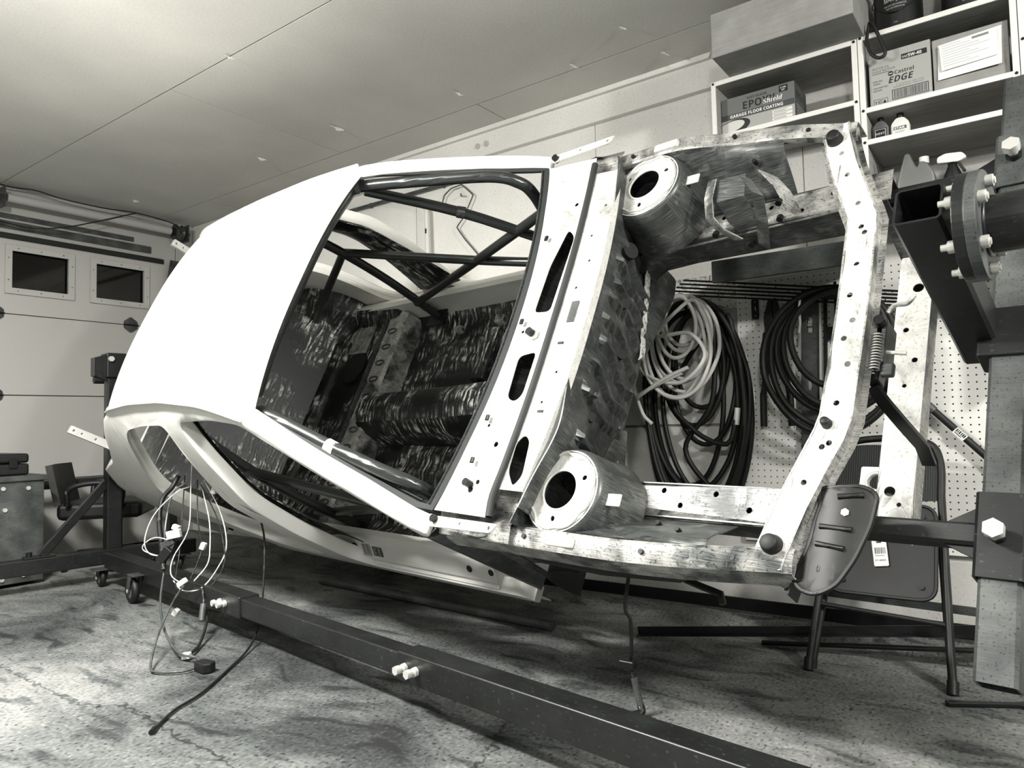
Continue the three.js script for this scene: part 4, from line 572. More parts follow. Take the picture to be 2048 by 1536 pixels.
// ---- engine bay ----
const RAIL_Z = [[-0.45, 0.868], [-0.2, 0.862], [0.13, 0.842], [0.42, 0.785], [0.64, 0.745]], RAIL_Y = [[-0.45, 0.715], [-0.2, 0.712], [0.13, 0.716], [0.42, 0.693], [0.64, 0.66]];
const frZ = x => soft(RAIL_Z, x, 0.08), frY = x => soft(RAIL_Y, x, 0.08);
for (const [s] of SIDES) {
  // strut tower
  const bolts = [0.5, 2.6, 4.7].map(a => circle(Math.cos(a) * 0.083, Math.sin(a) * 0.083, 0.008, 10));
  const tw = mesh('strut_tower', lathe([[0.116, 0.847], [0.125, 0.843], [0.132, 0.833], [0.138, 0.81], [0.143, 0.76], [0.149, 0.71], [0.162, 0.665], [0.158, 0.665], [0.145, 0.71], [0.139, 0.76], [0.134, 0.81], [0.128, 0.831], [0.114, 0.842], [0.116, 0.847]], 40).applyMatrix4(new THREE.Matrix4().makeBasis(V(1, 0, 0), V(0, 0, 1), V(0, -1, 0)).setPosition(V(0, s * 0.54, 0))), M.steel, car);
  mesh('tower_cap', warp(plate(circle(0, 0, 0.122, 40), [circle(0, 0, 0.058, 32), ...bolts], 0.004), v => V(v.x, s * 0.54 + v.y, 0.842 + v.z + 0.006 * smooth(0.11, 0.07, Math.hypot(v.x, v.y))), false, 0.6, 0.05), M.cowl, tw);
  mesh('tower_rim', new THREE.TorusGeometry(0.059, 0.004, 8, 40).translate(0, s * 0.54, 0.852), M.cowl, tw);
  const rr = seeded(40 + s), bead = []; for (let k = 0; k < 30; k++) { const a = k / 30 * 6.28319, q = 0.108 + (rr() - 0.5) * 0.012; bead.push(V(Math.cos(a) * q, s * 0.54 + Math.sin(a) * q, 0.849)); }
  mesh('seam_sealer', tube(bead, 0.004, 120, 6, true), M.whiteCord, tw);
  // inner apron from the chassis rail up to the fender rail
  const ap = (u, v) => { const x = mix(-0.34, 0.43, u), T = [[0, 0.515], [0.3, 0.56], [0.65, 0.60], [1, frY(x) - 0.056]], Q = [[0, 0.60], [0.3, 0.67], [0.65, 0.76], [1, frZ(x) - 0.006]]; const dent = 0.018 * Math.sin(u * 9) * Math.sin(v * 3.1); return V(x, s * soft(T, v, 0.15) + s * dent * 0.5, soft(Q, v, 0.15) + dent * (x > 0.14 ? 1 : 0)); };
  const a = mesh('apron', shell(surface(40, 12, ap), 0.003), M.steel, car);
  for (const [u, v] of [[0.75, 0.35], [0.88, 0.55]]) mesh('stud', rod(ap(u, v), ap(u, v).add(V(0, -s * 0.004, 0.02)), 0.007, 8), M.darkSteel, a);
  mesh('line_tab', box(0.05, 0.035, 0.006, 0.155, s * 0.545, 0.81, 0.004), M.cowl, car);
  // fender rail
  const FR = [[-0.060, -0.022], [-0.056, -0.004], [-0.05, 0], [-0.012, 0], [-0.003, -0.004], [0, -0.013], [0.003, -0.04], [0.006, -0.078]];
  const fr = mesh('fender_rail', shell(surface(44, FR.length - 1, (u, v) => { const x = mix(-0.42, 0.63, u), k = Math.round(v * (FR.length - 1)); return V(x, s * (frY(x) + FR[k][0]), frZ(x) + FR[k][1] + 0.004 * Math.sin(u * 17)); }), 0.003, 0.5), M.patina, car);
  for (const x of [-0.3, -0.08, 0.28, 0.5]) mesh('hole_disc', rod([x, s * (frY(x) - 0.03), frZ(x) - 0.004], [x, s * (frY(x) - 0.03), frZ(x) + 0.0065], 0.007, 10), M.rubber, fr);  // dark discs stand in for open bolt holes in the rail
  mesh('fender_bracket', box(0.09, 0.03, 0.02, 0.05, s * (frY(0.05) - 0.03), frZ(0.05) + 0.004, 0.006), M.cowl, fr);
  mesh('liner_edge', sweep([V(-0.12, s * 0.705, 0.735), V(0.1, s * 0.71, 0.725), V(0.32, s * 0.69, 0.69), V(0.36, s * 0.67, 0.70)], chamfered(0.035, 0.05, 0.01), V(0, 0, 1)), M.rubber, car);
  mesh('hinge_pillar', shell(surface(8, 10, (u, v) => V(mix(-0.49, -0.20 - 0.10 * (1 - v), u), s * (0.725 - 0.03 * u + 0.015 * Math.sin(u * 9)), mix(0.26 + 0.20 * u, 0.88, v))), 0.004), M.steel, car);
  mesh('fender_liner', shell(surface(14, 4, (u, v) => { const a = mix(1.7, 3.3, u); return V(0.02 + Math.cos(a) * 0.36, s * mix(0.72, 0.5, v), 0.28 + Math.sin(a) * 0.36); }), 0.006), M.rubber, car);
  // chassis rail: open channel with a drilled top plate
  const path = [V(-0.62, s * 0.48, 0.30), V(-0.42, s * 0.48, 0.36), V(-0.24, s * 0.48, 0.50), V(-0.10, s * 0.48, 0.585), V(0.05, s * 0.48, 0.60), V(0.30, s * 0.48, 0.60), V(0.70, s * 0.48, 0.60)];
  const ch = mesh('chassis_rail', sweep(path, [[-0.05, -0.07], [0.05, -0.07], [0.05, 0.05], [0.046, 0.05], [0.046, -0.066], [-0.046, -0.066], [-0.046, 0.05], [-0.05, 0.05]], V(0, 0, 1)), M.steel, car);
  const hs = []; [[0.0, -0.02], [0.06, 0.02], [0.12, -0.018], [0.2, 0.02], [0.26, -0.02], [0.36, 0.018], [0.46, -0.02], [0.55, 0.02], [0.62, -0.01]].forEach(([x, y]) => hs.push(circle(x, s * 0.475 + y, 0.0085, 10)));
  mesh('rail_top', warp(plate([[-0.09, s * 0.48 - 0.052], [0.71, s * 0.48 - 0.052], [0.71, s * 0.48 + 0.052], [-0.09, s * 0.48 + 0.052]], hs, 0.004), v => V(v.x, v.y, 0.65 + v.z - 0.055 * smooth(-0.02, -0.14, v.x))), M.patina, ch);
  // headlight panel
  mesh('headlight_panel', warp(plate(rounded([[s * 0.425, 0.54], [s * 0.66, 0.56], [s * 0.665, 0.745], [s * 0.43, 0.755]], 0.02), [rounded([[s * 0.50, 0.60], [s * 0.62, 0.61], [s * 0.625, 0.70], [s * 0.50, 0.71]], 0.03)], 0.004), v => V(0.60 + v.z - 0.06 * smooth(0.5, 0.67, Math.abs(v.x)), v.x, v.y), false, 0.6, 0.05), M.patina, car);
}
{ // radiator support tie bar
  const half = [[0.572, 0.655], [0.578, 0.62], [0.61, 0.50], [0.645, 0.40], [0.672, 0.33], [0.688, 0.285], [0.69, 0.2], [0.692, 0.1]], P = [...half, [0.693, 0], ...half.slice().reverse().map(([x, y]) => [x, -y])];
  const off = d => P.map((p, i) => { const a = P[Math.max(0, i - 1)], b = P[Math.min(P.length - 1, i + 1)], l = Math.hypot(b[0] - a[0], b[1] - a[1]); return [p[0] - (b[1] - a[1]) / l * d, p[1] + (b[0] - a[0]) / l * d]; });
  const z = (x, y) => 0.752 + 0.016 * smooth(0.34, 0.27, Math.abs(y)) - 0.006 * Math.exp(-Math.pow((Math.abs(y) - 0.16) / 0.02, 2));
  const holes = [[0.69, 0.255], [0.70, 0.235], [0.69, 0.14], [0.685, 0.045], [0.70, -0.03], [0.685, -0.08], [0.7, -0.15], [0.688, -0.345 + 0.09], [0.665, 0.35], [0.66, -0.36], [0.675, -0.35], [0.63, -0.45], [0.625, 0.46], [0.60, 0.545]].map(([x, y]) => circle(x - (Math.abs(y) > 0.3 ? 0 : 0.002), y, 0.0075, 10));
  const t = mesh('radiator_support', warp(plate([...off(0.036), ...off(-0.036).reverse()], holes, 0.003), v => V(v.x, v.y, z(v.x, v.y) - v.z), true, 0.6, 0.05), M.cowl, car);
  for (const d of [-0.036, 0.036]) mesh('support_flange', sweep(off(d).map(([x, y]) => V(x, y, z(x, y))), [[-0.002, -0.034], [0.002, -0.034], [0.002, 0.001], [-0.002, 0.001]], V(0, 0, 1)), M.patina, t);
  for (const d of [-0.044, 0.044]) mesh('support_lip', sweep(off(d).map(([x, y]) => V(x, y, z(x, y) - 0.034)), rect(0.018, 0.003), V(0, 0, 1)), M.patina, t);
  for (const [x, y, r] of [[0.577, 0.60, 0.022], [0.58, -0.605, 0.024], [0.668, -0.305, 0.013]]) mesh('hood_bumper', lathe([[0, 0.03], [r * 0.7, 0.03], [r * 0.85, 0.024], [r, 0.008], [r * 1.05, 0], [0, 0]], 20).applyMatrix4(new THREE.Matrix4().makeBasis(V(1, 0, 0), V(0, 0, 1), V(0, -1, 0)).setPosition(V(x, y, 0.752))), M.rubber, t);
  // lower crossmember
  const lc = mesh('lower_crossmember', sweep([V(0.713, 0.42, 0.36), V(0.713, -0.36, 0.36), V(0.712, -0.405, 0.352), V(0.71, -0.43, 0.325)], [[-0.045, -0.04], [0.045, -0.04], [0.045, 0.03], [0.041, 0.03], [0.041, -0.036], [-0.041, -0.036], [-0.041, 0.03], [-0.045, 0.03]], V(0, 0, 1)), M.patina, car);
  mesh('crossmember_top', warp(plate(rounded([[0.668, -0.42], [0.758, -0.42], [0.758, 0.42], [0.668, 0.42]], 0.02), [[0.722, 0.30, 0.015], [0.70, 0.16, 0.008], [0.73, 0.06, 0.008], [0.71, -0.02, 0.006], [0.70, -0.33, 0.014], [0.725, -0.365, 0.006]].map(h => circle(h[0], h[1], h[2], 14)), 0.004), v => V(v.x, v.y, 0.388 + v.z - 0.03 * smooth(-0.37, -0.43, v.y)), false, 0.6, 0.08), M.cowl, lc);
  for (const y of [0.41]) mesh('crossmember_post', shell(surface(6, 3, (u, v) => V(0.715 + (v - 0.5) * 0.10, y + 0.03 * u, mix(0.30, 0.60, u))), 0.005), M.steel, car);
  mesh('tow_eye', plate(rounded([[-0.045, -0.045], [0.045, -0.045], [0.045, 0.045], [-0.045, 0.045]], 0.006), [circle(0, 0, 0.021, 20)], 0.006, 0.001).applyMatrix4(new THREE.Matrix4().makeTranslation(0.648, -0.285, 0.33)), M.zinc, car);
  mesh('tow_eye_ring', new THREE.TorusGeometry(0.026, 0.006, 8, 24).translate(0.648, -0.285, 0.338), M.zinc, car);
}
{ // hood latch and its stay
  const g = new THREE.Group(); g.name = 'hood_latch'; car.add(g);
  mesh('latch_plate', box(0.03, 0.17, 0.05, 0.742, -0.09, 0.70, 0.006), M.darkSteel, g); mesh('latch_plate', box(0.012, 0.12, 0.075, 0.762, -0.075, 0.70, 0.004), M.steel, g);
  const sp = []; for (let k = 0; k < 90; k++) sp.push(V(0.748 + Math.cos(k * 0.9) * 0.012, -0.06 - k * 0.0011, 0.735 + Math.sin(k * 0.9) * 0.012)); mesh('spring', tube(sp, 0.0022, 240, 5), M.zinc, g);
  mesh('lever', capped([[0.76, 0.01, 0.72], [0.775, 0.03, 0.72], [0.80, 0.035, 0.715], [0.815, 0.055, 0.715]], 0.006, 20, 8), M.zinc, g); mesh('lever', capped([[0.765, -0.10, 0.72], [0.81, -0.105, 0.715]], 0.005, 8, 8), M.zinc, g); mesh('pivot', rod([0.755, -0.03, 0.69], [0.755, -0.03, 0.76], 0.013, 14), M.darkSteel, g); mesh('pawl', box(0.03, 0.035, 0.02, 0.775, -0.15, 0.72, 0.006), M.mill, g);
  mesh('latch_stay', sweep([V(0.735, -0.175, 0.69), V(0.755, -0.205, 0.66), V(0.775, -0.225, 0.58), V(0.79, -0.235, 0.47), V(0.79, -0.255, 0.40)], [[-0.016, -0.005], [0.016, -0.005], [0.016, 0.005], [0.010, 0.002], [-0.010, 0.002], [-0.016, 0.005]], V(0, 1, 0)), M.plastic, car);
}
{ // black plastic splash shield at the right front corner
  const out = rounded([[0.655, -0.455], [0.755, -0.445], [0.782, -0.46], [0.775, -0.53], [0.752, -0.61], [0.722, -0.672], [0.682, -0.698], [0.642, -0.69], [0.618, -0.665], [0.630, -0.64], [0.652, -0.585], [0.658, -0.525], [0.668, -0.49]], 0.02, 4);
  const zz = (x, y) => 0.70 + 0.02 * Math.sin((x - 0.62) * 18) + 0.02 * (y + 0.57);
  const t = mesh('splash_shield', warp(plate(out, [], 0.012, 0.003), v => V(v.x, v.y, zz(v.x, v.y) + v.z), false, 0.7, 0.02), M.plastic, car, 'black ribbed plastic splash shield');
  mesh('shield_rim', sweep(out.map(([x, y]) => V(x, y, zz(x, y) + 0.012)), circle(0, 0, 0.006, 6), V(0, 0, 1), 1, true), M.plastic, t);
  for (const [x0, y0, x1, y1] of [[0.705, -0.475, 0.758, -0.466], [0.672, -0.545, 0.742, -0.548], [0.668, -0.585, 0.73, -0.592]]) mesh('rib', capped([[x0, y0, zz(x0, y0) + 0.016], [x1, y1, zz(x1, y1) + 0.016]], 0.0065, 8, 10), M.plastic, t);
  mesh('boss', warp(new THREE.SphereGeometry(1, 20, 12), v => V(0.684 + v.x * 0.014, -0.64 + v.y * 0.026, 0.722 + v.z * 0.010)), M.plastic, t); mesh('shield_bolt', rod([0.724, -0.51, 0.718], [0.724, -0.51, 0.738], 0.009, 6), M.zinc, t);
  mesh('shield_bracket', shell(surface(6, 3, (u, v) => V(mix(0.60, 0.665, u) + 0.01 * v, mix(-0.70, -0.47, u) + 0.02 * Math.sin(u * 7), mix(0.62, 0.70, v))), 0.004), M.plastic, car);
  mesh('release_lever', sweep([V(0.26, -0.675, 0.60), V(0.33, -0.69, 0.585), V(0.385, -0.70, 0.58), V(0.395, -0.725, 0.58)], chamfered(0.018, 0.016, 0.004), V(0, 0, 1)), M.plastic, car);
  // crumpled mount on the left rail
  const b = new THREE.Group(); b.name = 'engine_mount_bracket'; car.add(b);
  const bend = (pts, w, m) => mesh('bent_plate', shell(surface(pts.length - 1, 2, (u, v) => { const p = pts[Math.round(u * (pts.length - 1))]; return V(p[0] + w[0] * v, p[1] + w[1] * v, p[2] + w[2] * v); }), 0.004, 0.4), m, b);
  bend([[0.21, 0.53, 0.80], [0.20, 0.47, 0.785], [0.19, 0.43, 0.74], [0.205, 0.415, 0.69], [0.235, 0.42, 0.62]], [0.035, -0.012, 0.012], M.patina); bend([[0.245, 0.52, 0.80], [0.24, 0.455, 0.775], [0.25, 0.43, 0.70], [0.27, 0.425, 0.62]], [0.085, 0.012, -0.012], M.steel); bend([[0.33, 0.50, 0.82], [0.37, 0.44, 0.80], [0.355, 0.40, 0.72], [0.31, 0.40, 0.60]], [0.03, -0.01, -0.02], M.steel); bend([[0.38, 0.52, 0.80], [0.42, 0.47, 0.78], [0.43, 0.44, 0.68]], [0.03, 0.01, -0.06], M.patina);
  for (const [x, y, z] of [[0.215, 0.395, 0.70], [0.30, 0.395, 0.62], [0.42, 0.45, 0.72], [0.40, 0.44, 0.66]]) mesh('mount_bolt', rod([x, y + 0.004, z], [x, y - 0.012, z + 0.004], 0.010, 8), M.darkSteel, b);
}
// ---- cabin floor ----
{
  const FZ = [[-3.05, 0.42], [-2.5, 0.42], [-2.42, 0.37], [-2.02, 0.33], [-1.98, 0.33], [-1.94, 0.215], [-0.62, 0.215], [-0.27, 0.37]];
  const bump = (x, y) => 0.006 * Math.sin(y * 60) * smooth(0.35, 0.45, Math.abs(y + 0.3) > 0 ? 0.5 : 0) * (x > -1.9 ? 1 : 0.3) + 0.01 * vnoise(x * 9 + 50, y * 9 + 50, 9999, 9999, 5);
  const fp = mesh('floor_pan', shell(surface(90, 40, (u, v) => { const x = mix(-0.26, -2.5, u), y = mix(0.645, -0.645, v); return V(x, y, lerpTable(FZ, x) + bump(x, y) + 0.05 * smooth(0.55, 0.645, Math.abs(y))); }), 0.004), M.tar, car);
  mesh('tunnel', sweep([V(-0.24, 0, 0.42), V(-0.5, 0, 0.33), V(-0.8, 0, 0.29), V(-1.3, 0, 0.25), V(-1.95, 0, 0.23)], [[-0.15, -0.06], [-0.12, 0.09], [-0.08, 0.15], [-0.03, 0.17], [0.03, 0.17], [0.08, 0.15], [0.12, 0.09], [0.15, -0.06]], V(0, 0, 1)), M.tar, fp);
  const sr = mesh('seat_crossmember', sweep([V(-2.0, 0.62, 0.305), V(-2.0, -0.62, 0.305)], [[-0.10, -0.09], [0.09, -0.09], [0.07, 0.035], [0.05, 0.05], [-0.07, 0.05], [-0.085, 0.035]], V(0, 0, 1)), M.patina, fp);
  for (let k = 0; k < 11; k++) { const y = mix(0.5, -0.52, k / 10); mesh('oval_pressing', sweep(circle(-1.985, y, 0.036, 16, 0.014).map(([a, b]) => V(a, b, 0.357)), circle(0, 0, 0.0055, 6), V(0, 0, 1), 1, true), M.steel, sr); }
  mesh('crossmember_flange', sweep([V(-2.085, 0.62, 0.352), V(-2.085, -0.62, 0.352)], rect(0.016, 0.018), V(0, 0, 1)), M.steel, sr);
  for (const y of [0.34, -0.34]) { mesh('seat_rail_mount', box(0.10, 0.30, 0.05, -1.25, y, 0.245, 0.012), M.tar, fp); mesh('seat_rail_mount', box(0.08, 0.34, 0.035, -0.85, y, 0.235, 0.010), M.tar, fp); }
  mesh('floor_hole_disc', rod([-2.22, 0.28, 0.335], [-2.22, 0.28, 0.366], 0.10, 30), M.rubber, fp); mesh('pump_cover', box(0.22, 0.18, 0.012, -2.27, 0.46, 0.362, 0.005), M.patina, fp); mesh('pressed_rib', box(0.035, 0.16, 0.014, -2.3, 0.47, 0.372, 0.006), M.patina, fp);  // black disc stands in for the dark open hole in the floor
  for (const [x, y, s] of [[-1.2, 0.52, 1], [-1.5, 0.5, 0.8], [-0.95, 0.50, 0.8], [-1.35, -0.5, 1]]) mesh('floor_bracket', box(0.06 * s, 0.05 * s, 0.05 * s, x, y, 0.27, 0.012), M.patina, fp);
}
// ---- roll cage ----
{
  const c = new THREE.Group(); c.name = 'roll_cage'; car.add(c); const bar = (pts, r = 0.021, n = 8, t = 0.5) => mesh('cage_tube', capped(pts, r, n, 16, t), M.cage, c);
  for (const [s] of SIDES) {
    bar([[-1.72, s * 0.44, 1.385], [-1.4, s * 0.455, 1.38], [-1.12, s * 0.47, 1.335], [-0.98, s * 0.49, 1.29], [-0.75, s * 0.545, 1.165], [-0.56, s * 0.585, 1.06], [-0.49, s * 0.595, 0.99], [-0.48, s * 0.60, 0.90], [-0.56, s * 0.61, 0.66], [-0.66, s * 0.61, 0.30]], 0.0225, 70);
    bar([[-1.04, s * 0.50, 1.27], [-0.83, s * 0.575, 0.95], [-0.64, s * 0.605, 0.66]]);
    bar([[-0.52, s * 0.60, 0.80], [-1.06, s * 0.59, 0.64], [-1.70, s * 0.585, 0.45]]);
    bar([[-1.71, s * 0.575, 0.94], [-1.05, s * 0.59, 0.65], [-0.66, s * 0.61, 0.48]]);
    bar([[-1.70, s * 0.60, 0.28], [-1.70, s * 0.59, 0.7], [-1.70, s * 0.545, 1.08], [-1.71, s * 0.47, 1.33], [-1.72, s * 0.40, 1.38], [-1.72, 0, 1.41]], 0.0225, 40);
    bar([[-1.71, s * 0.575, 0.94], [-2.22, s * 0.53, 0.70], [-2.5, s * 0.5, 0.56]]);
    mesh('floor_plate', box(0.13, 0.11, 0.01, -1.70, s * 0.59, 0.295, 0.003), M.darkSteel, c);
    mesh('weld_collar', rod([-0.83 - 0.012, s * 0.573, 0.962], [-0.83 + 0.012, s * 0.578, 0.938], 0.0245, 16), M.steel, c);
  }
  bar([[-1.055, 0.47, 1.315], [-1.045, 0.25, 1.345], [-1.04, 0, 1.352], [-1.045, -0.25, 1.345], [-1.055, -0.47, 1.315]], 0.0225, 30);
  for (const k of [0, 1, 2]) mesh('pillar_seal', tube([[-0.96, -0.505 - 0.008 * k, 1.312 - 0.012 * k], [-0.70, -0.575 - 0.008 * k, 1.135 - 0.012 * k], [-0.44, -0.638 - 0.006 * k, 0.955 - 0.01 * k]], 0.005, 30, 6), k === 1 ? M.mill : M.rubber, car);
  mesh('tape_band', rod([-0.745, -0.546, 1.162], [-0.715, -0.5545, 1.144], 0.0245, 18), M.paper, c, 'white tape band');
}
// ================= rotisserie =================
{ // turning cradle bolted to the nose of the car
  const t = thing('rotisserie_cradle', 'dark steel rotisserie cradle with post, sleeves and round pivot flange', 'rotisserie'); t.position.copy(CAR_O); t.quaternion.copy(carTurn);
  const hollow = (w, k) => { const a = w / 2, b = a - k; return [chamfered(w, w, 0.006), chamfered(w - 2 * k, w - 2 * k, 0.004)]; };
  const tubeAlong = (name, o, ex, ey, ez, w, len, m, k = 0.005, h = w) => { const out = chamfered(w, h, 0.007), inn = chamfered(w - 2 * k, h - 2 * k, 0.004).reverse(); return mesh(name, placed(plate(out, [inn], len), o, ex, ey, ez), m, t); };
  const CX = V(1, 0, 0), CY = V(0, 1, 0), CZ = V(0, 0, 1);
  tubeAlong('post', V(0.988, -0.79, 0.562), CZ, CX, CY, 0.076, 1.60, M.mill);
  for (const s of [1, -1]) {
    const y0 = s > 0 ? 0.43 : -0.585, sl = tubeAlong('sleeve', V(0.988, y0, 0.562), CZ, CX, CY, 0.094, s > 0 ? 0.17 : 0.185, s > 0 ? M.mill : M.black);
    mesh('clamp_bolt', rod([0.985, y0 + 0.09, 0.60], [0.985, y0 + 0.09, 0.64], 0.012, 14), M.zinc, sl); mesh('bolt_head', rod([0.985, y0 + 0.09, 0.638], [0.985, y0 + 0.09, 0.660], 0.021, 6), M.zinc, sl); mesh('weld_nut', rod([0.985, y0 + 0.09, 0.608], [0.985, y0 + 0.09, 0.624], 0.019, 6), M.darkSteel, sl);
    tubeAlong('arm', V(0.60, s * 0.49, 0.572), CY, CZ, CX, 0.05, 0.345, M.black);
    mesh('arm_gusset', plate([[0.945, 0], [0.88, 0], [0.945, -0.03]], [], 0.008).applyMatrix4(new THREE.Matrix4().setPosition(V(0, s * 0.49 - 0.024, 0.575))), M.black, t);
    mesh('arm_gusset', plate([[0.945, 0], [0.88, 0], [0.945, 0.04]], [], 0.008).applyMatrix4(new THREE.Matrix4().setPosition(V(0, s * 0.49 + 0.024, 0.575))), M.black, t);
  }
  tubeAlong('slide_tube', V(0.92, 0.02, 0.50), CX, CY, CZ, 0.088, 0.585, M.black, 0.005);
  mesh('slide_bracket', box(0.12, 0.13, 0.09, 0.985, 0.0, 0.565, 0.006), M.black, t);
  const fx = 0.985;
  for (const [x, m] of [[fx, M.black], [fx + 0.02, M.mill]]) mesh('pivot_flange', placed(plate(circle(0, 0, 0.108, 48), [circle(0, 0, 0.02, 16)], 0.017, 0.002), V(x, 0.005, 1.0), CY, CZ, CX), m, t);
  mesh('pivot_pipe', placed(plate(circle(0, 0, 0.056, 40), [circle(0, 0, 0.050, 40).reverse()], 0.75), V(fx + 0.037, 0.005, 1.0), CY, CZ, CX), M.black, t);
  mesh('weld_bead', new THREE.TorusGeometry(0.058, 0.005, 8, 40).applyMatrix4(new THREE.Matrix4().makeBasis(CY, CZ, CX).setPosition(V(fx + 0.04, 0.005, 1.0))), M.darkSteel, t);
  for (let k = 0; k < 6; k++) { const a = 0.5 + k / 6 * 6.28319, y = 0.005 + Math.cos(a) * 0.085, z = 1.0 + Math.sin(a) * 0.085; const b = mesh('flange_bolt', rod([fx - 0.028, y, z], [fx + 0.055, y, z], 0.007, 10), M.zinc, t); mesh('bolt_head', rod([fx + 0.038, y, z], [fx + 0.052, y, z], 0.0125, 6), M.zinc, b); mesh('nut', rod([fx - 0.016, y, z], [fx - 0.002, y, z], 0.0125, 6), M.zinc, b); }
}
const AX = V(0.9906, 0, 0.1369).normalize(), AZ = V(-0.1369, 0, 0.9906).normalize();   // along and across the rotisserie base
{
  const t = thing('rotisserie_stand', 'black rotisserie stand with upright pole, brace and casters', 'rotisserie', [-4.22, 0, -1.95]); t.quaternion.setFromRotationMatrix(new THREE.Matrix4().makeBasis(AX, Y, AZ));
  const p = mesh('pole', span(-0.038, 0.038, 0.10, 1.22, -0.038, 0.038, 0.006), M.black, t);
  mesh('pole_head', span(-0.06, 0.055, 1.13, 1.27, -0.055, 0.05, 0.008), M.black, t); mesh('head_wedge', plate([[0, 0], [0.08, 0.03], [0.08, 0.13], [0.02, 0.15]], [], 0.05, 0.003).applyMatrix4(new THREE.Matrix4().makeBasis(V(0, 0, 1), Y, V(-1, 0, 0)).setPosition(V(0.03, 1.11, 0.03))), M.black, t);
  mesh('clamp_knob', rod([0.0, 1.12, 0.05], [0, 1.12, 0.10], 0.022, 8), M.rubber, t); mesh('bolt_head', rod([0.055, 1.235, 0.03], [0.07, 1.235, 0.03], 0.016, 6), M.zinc, t);
  mesh('pivot_arm', span(-0.035, 0.035, 1.02, 1.12, -0.40, -0.03, 0.006), M.black, t);
  mesh('crossbar', span(-0.04, 0.04, 0.10, 0.18, -0.45, 1.05, 0.006), M.black, t);
  const br = mesh('brace', sweep([V(0, 0.19, 0.34), V(0, 0.55, 0.03)], chamfered(0.045, 0.03, 0.004), V(1, 0, 0)), M.black, t); mesh('brace_foot', span(-0.035, 0.035, 0.18, 0.19, 0.28, 0.42, 0.003), M.black, br); mesh('foot_bolt', rod([0, 0.19, 0.395], [0, 0.212, 0.395], 0.014, 6), M.darkSteel, br);
  for (const [x, z, r] of [[0.0, -0.36, 0.045], [0.0, 0.98, 0.045], [0.12, 0.09, 0.05], [0.66, 0.11, 0.062]]) {
    const h = r > 0.06 ? 0.14 : 0.1;
    const c = mesh('caster', new THREE.TorusGeometry(r * 0.7, r * 0.3, 10, 28).translate(x, r, z), M.rubber, t);
    mesh('wheel_hub', rod([x, r, z - 0.014], [x, r, z + 0.014], r * 0.56, 20), M.greyPlastic, c); mesh('axle', rod([x, r, z - 0.026], [x, r, z + 0.026], 0.009, 8), M.zinc, c);
    for (const k of [-1, 1]) mesh('fork', plate(rounded([[x - 0.014, r - 0.012], [x + 0.014, r - 0.012], [x + 0.05, h - 0.006], [x + 0.004, h - 0.006]], 0.006), [], 0.003).translate(0, 0, z + k * 0.023 - 0.0015), M.galv, c);
    mesh('top_plate', box(0.09, 0.006, 0.10, x + 0.02, h - 0.003, z - (r > 0.06 ? 0.03 : 0), 0.002), M.galv, c);
  }
}
{
  const o = AX.clone().multiplyScalar(1), start = V(-4.16, 0, -1.9);
  const t = thing('rotisserie_beam', 'long black square steel beam running low across the floor', 'beam', [-4.16, 0, -1.905]); t.quaternion.setFromRotationMatrix(new THREE.Matrix4().makeBasis(AX, Y, AZ));
  mesh('beam_tube', span(0.06, 4.9, 0.105, 0.175, -0.035, 0.035, 0.006), M.black, t);
  mesh('beam_sleeve', span(0.06, 1.66, 0.098, 0.182, -0.042, 0.042, 0.006), M.black, t); mesh('beam_sleeve', span(2.66, 4.9, 0.098, 0.182, -0.042, 0.042, 0.006), M.black, t);
  for (const x of [1.50, 1.545, 2.70, 2.75]) { const b = mesh('set_bolt', rod([x, 0.142, 0.04], [x, 0.142, 0.075], 0.008, 10), M.zinc, t); mesh('bolt_head', rod([x, 0.142, 0.066], [x, 0.142, 0.08], 0.013, 6), M.zinc, b); mesh('nut', rod([x, 0.142, 0.043], [x, 0.142, 0.054], 0.014, 6), M.zinc, b); }
}
{ // the stand at the nose end, right of the picture
  const q = V(1.66, 0.005, 1.0).applyQuaternion(carTurn).add(CAR_O), t = thing('rotisserie_stand', 'black rotisserie stand carrying the pivot pipe, right of the picture', 'rotisserie', [q.x, 0, q.z]); t.quaternion.setFromRotationMatrix(new THREE.Matrix4().makeBasis(AX, Y, AZ));
  mesh('pole', span(-0.038, 0.038, 0.18, q.y - 0.075, -0.038, 0.038, 0.006), M.black, t);
  mesh('hub', placed(plate(circle(0, 0, 0.075, 32), [circle(0, 0, 0.0565, 32).reverse()], 0.14), V(-0.07, q.y, 0), Z, Y, V(1, 0, 0)), M.black, t);
  mesh('crossbar', span(-0.04, 0.04, 0.10, 0.18, -0.7, 0.25, 0.006), M.black, t);
  for (const z of [-0.62, 0.2]) { const c = mesh('caster', new THREE.TorusGeometry(0.034, 0.015, 10, 24).translate(0, 0.049, z), M.rubber, t); mesh('wheel_hub', rod([0, 0.049, z - 0.014], [0, 0.049, z + 0.014], 0.028, 16), M.greyPlastic, c); mesh('top_plate', box(0.08, 0.006, 0.07, 0, 0.097, z, 0.002), M.galv, c); }
}
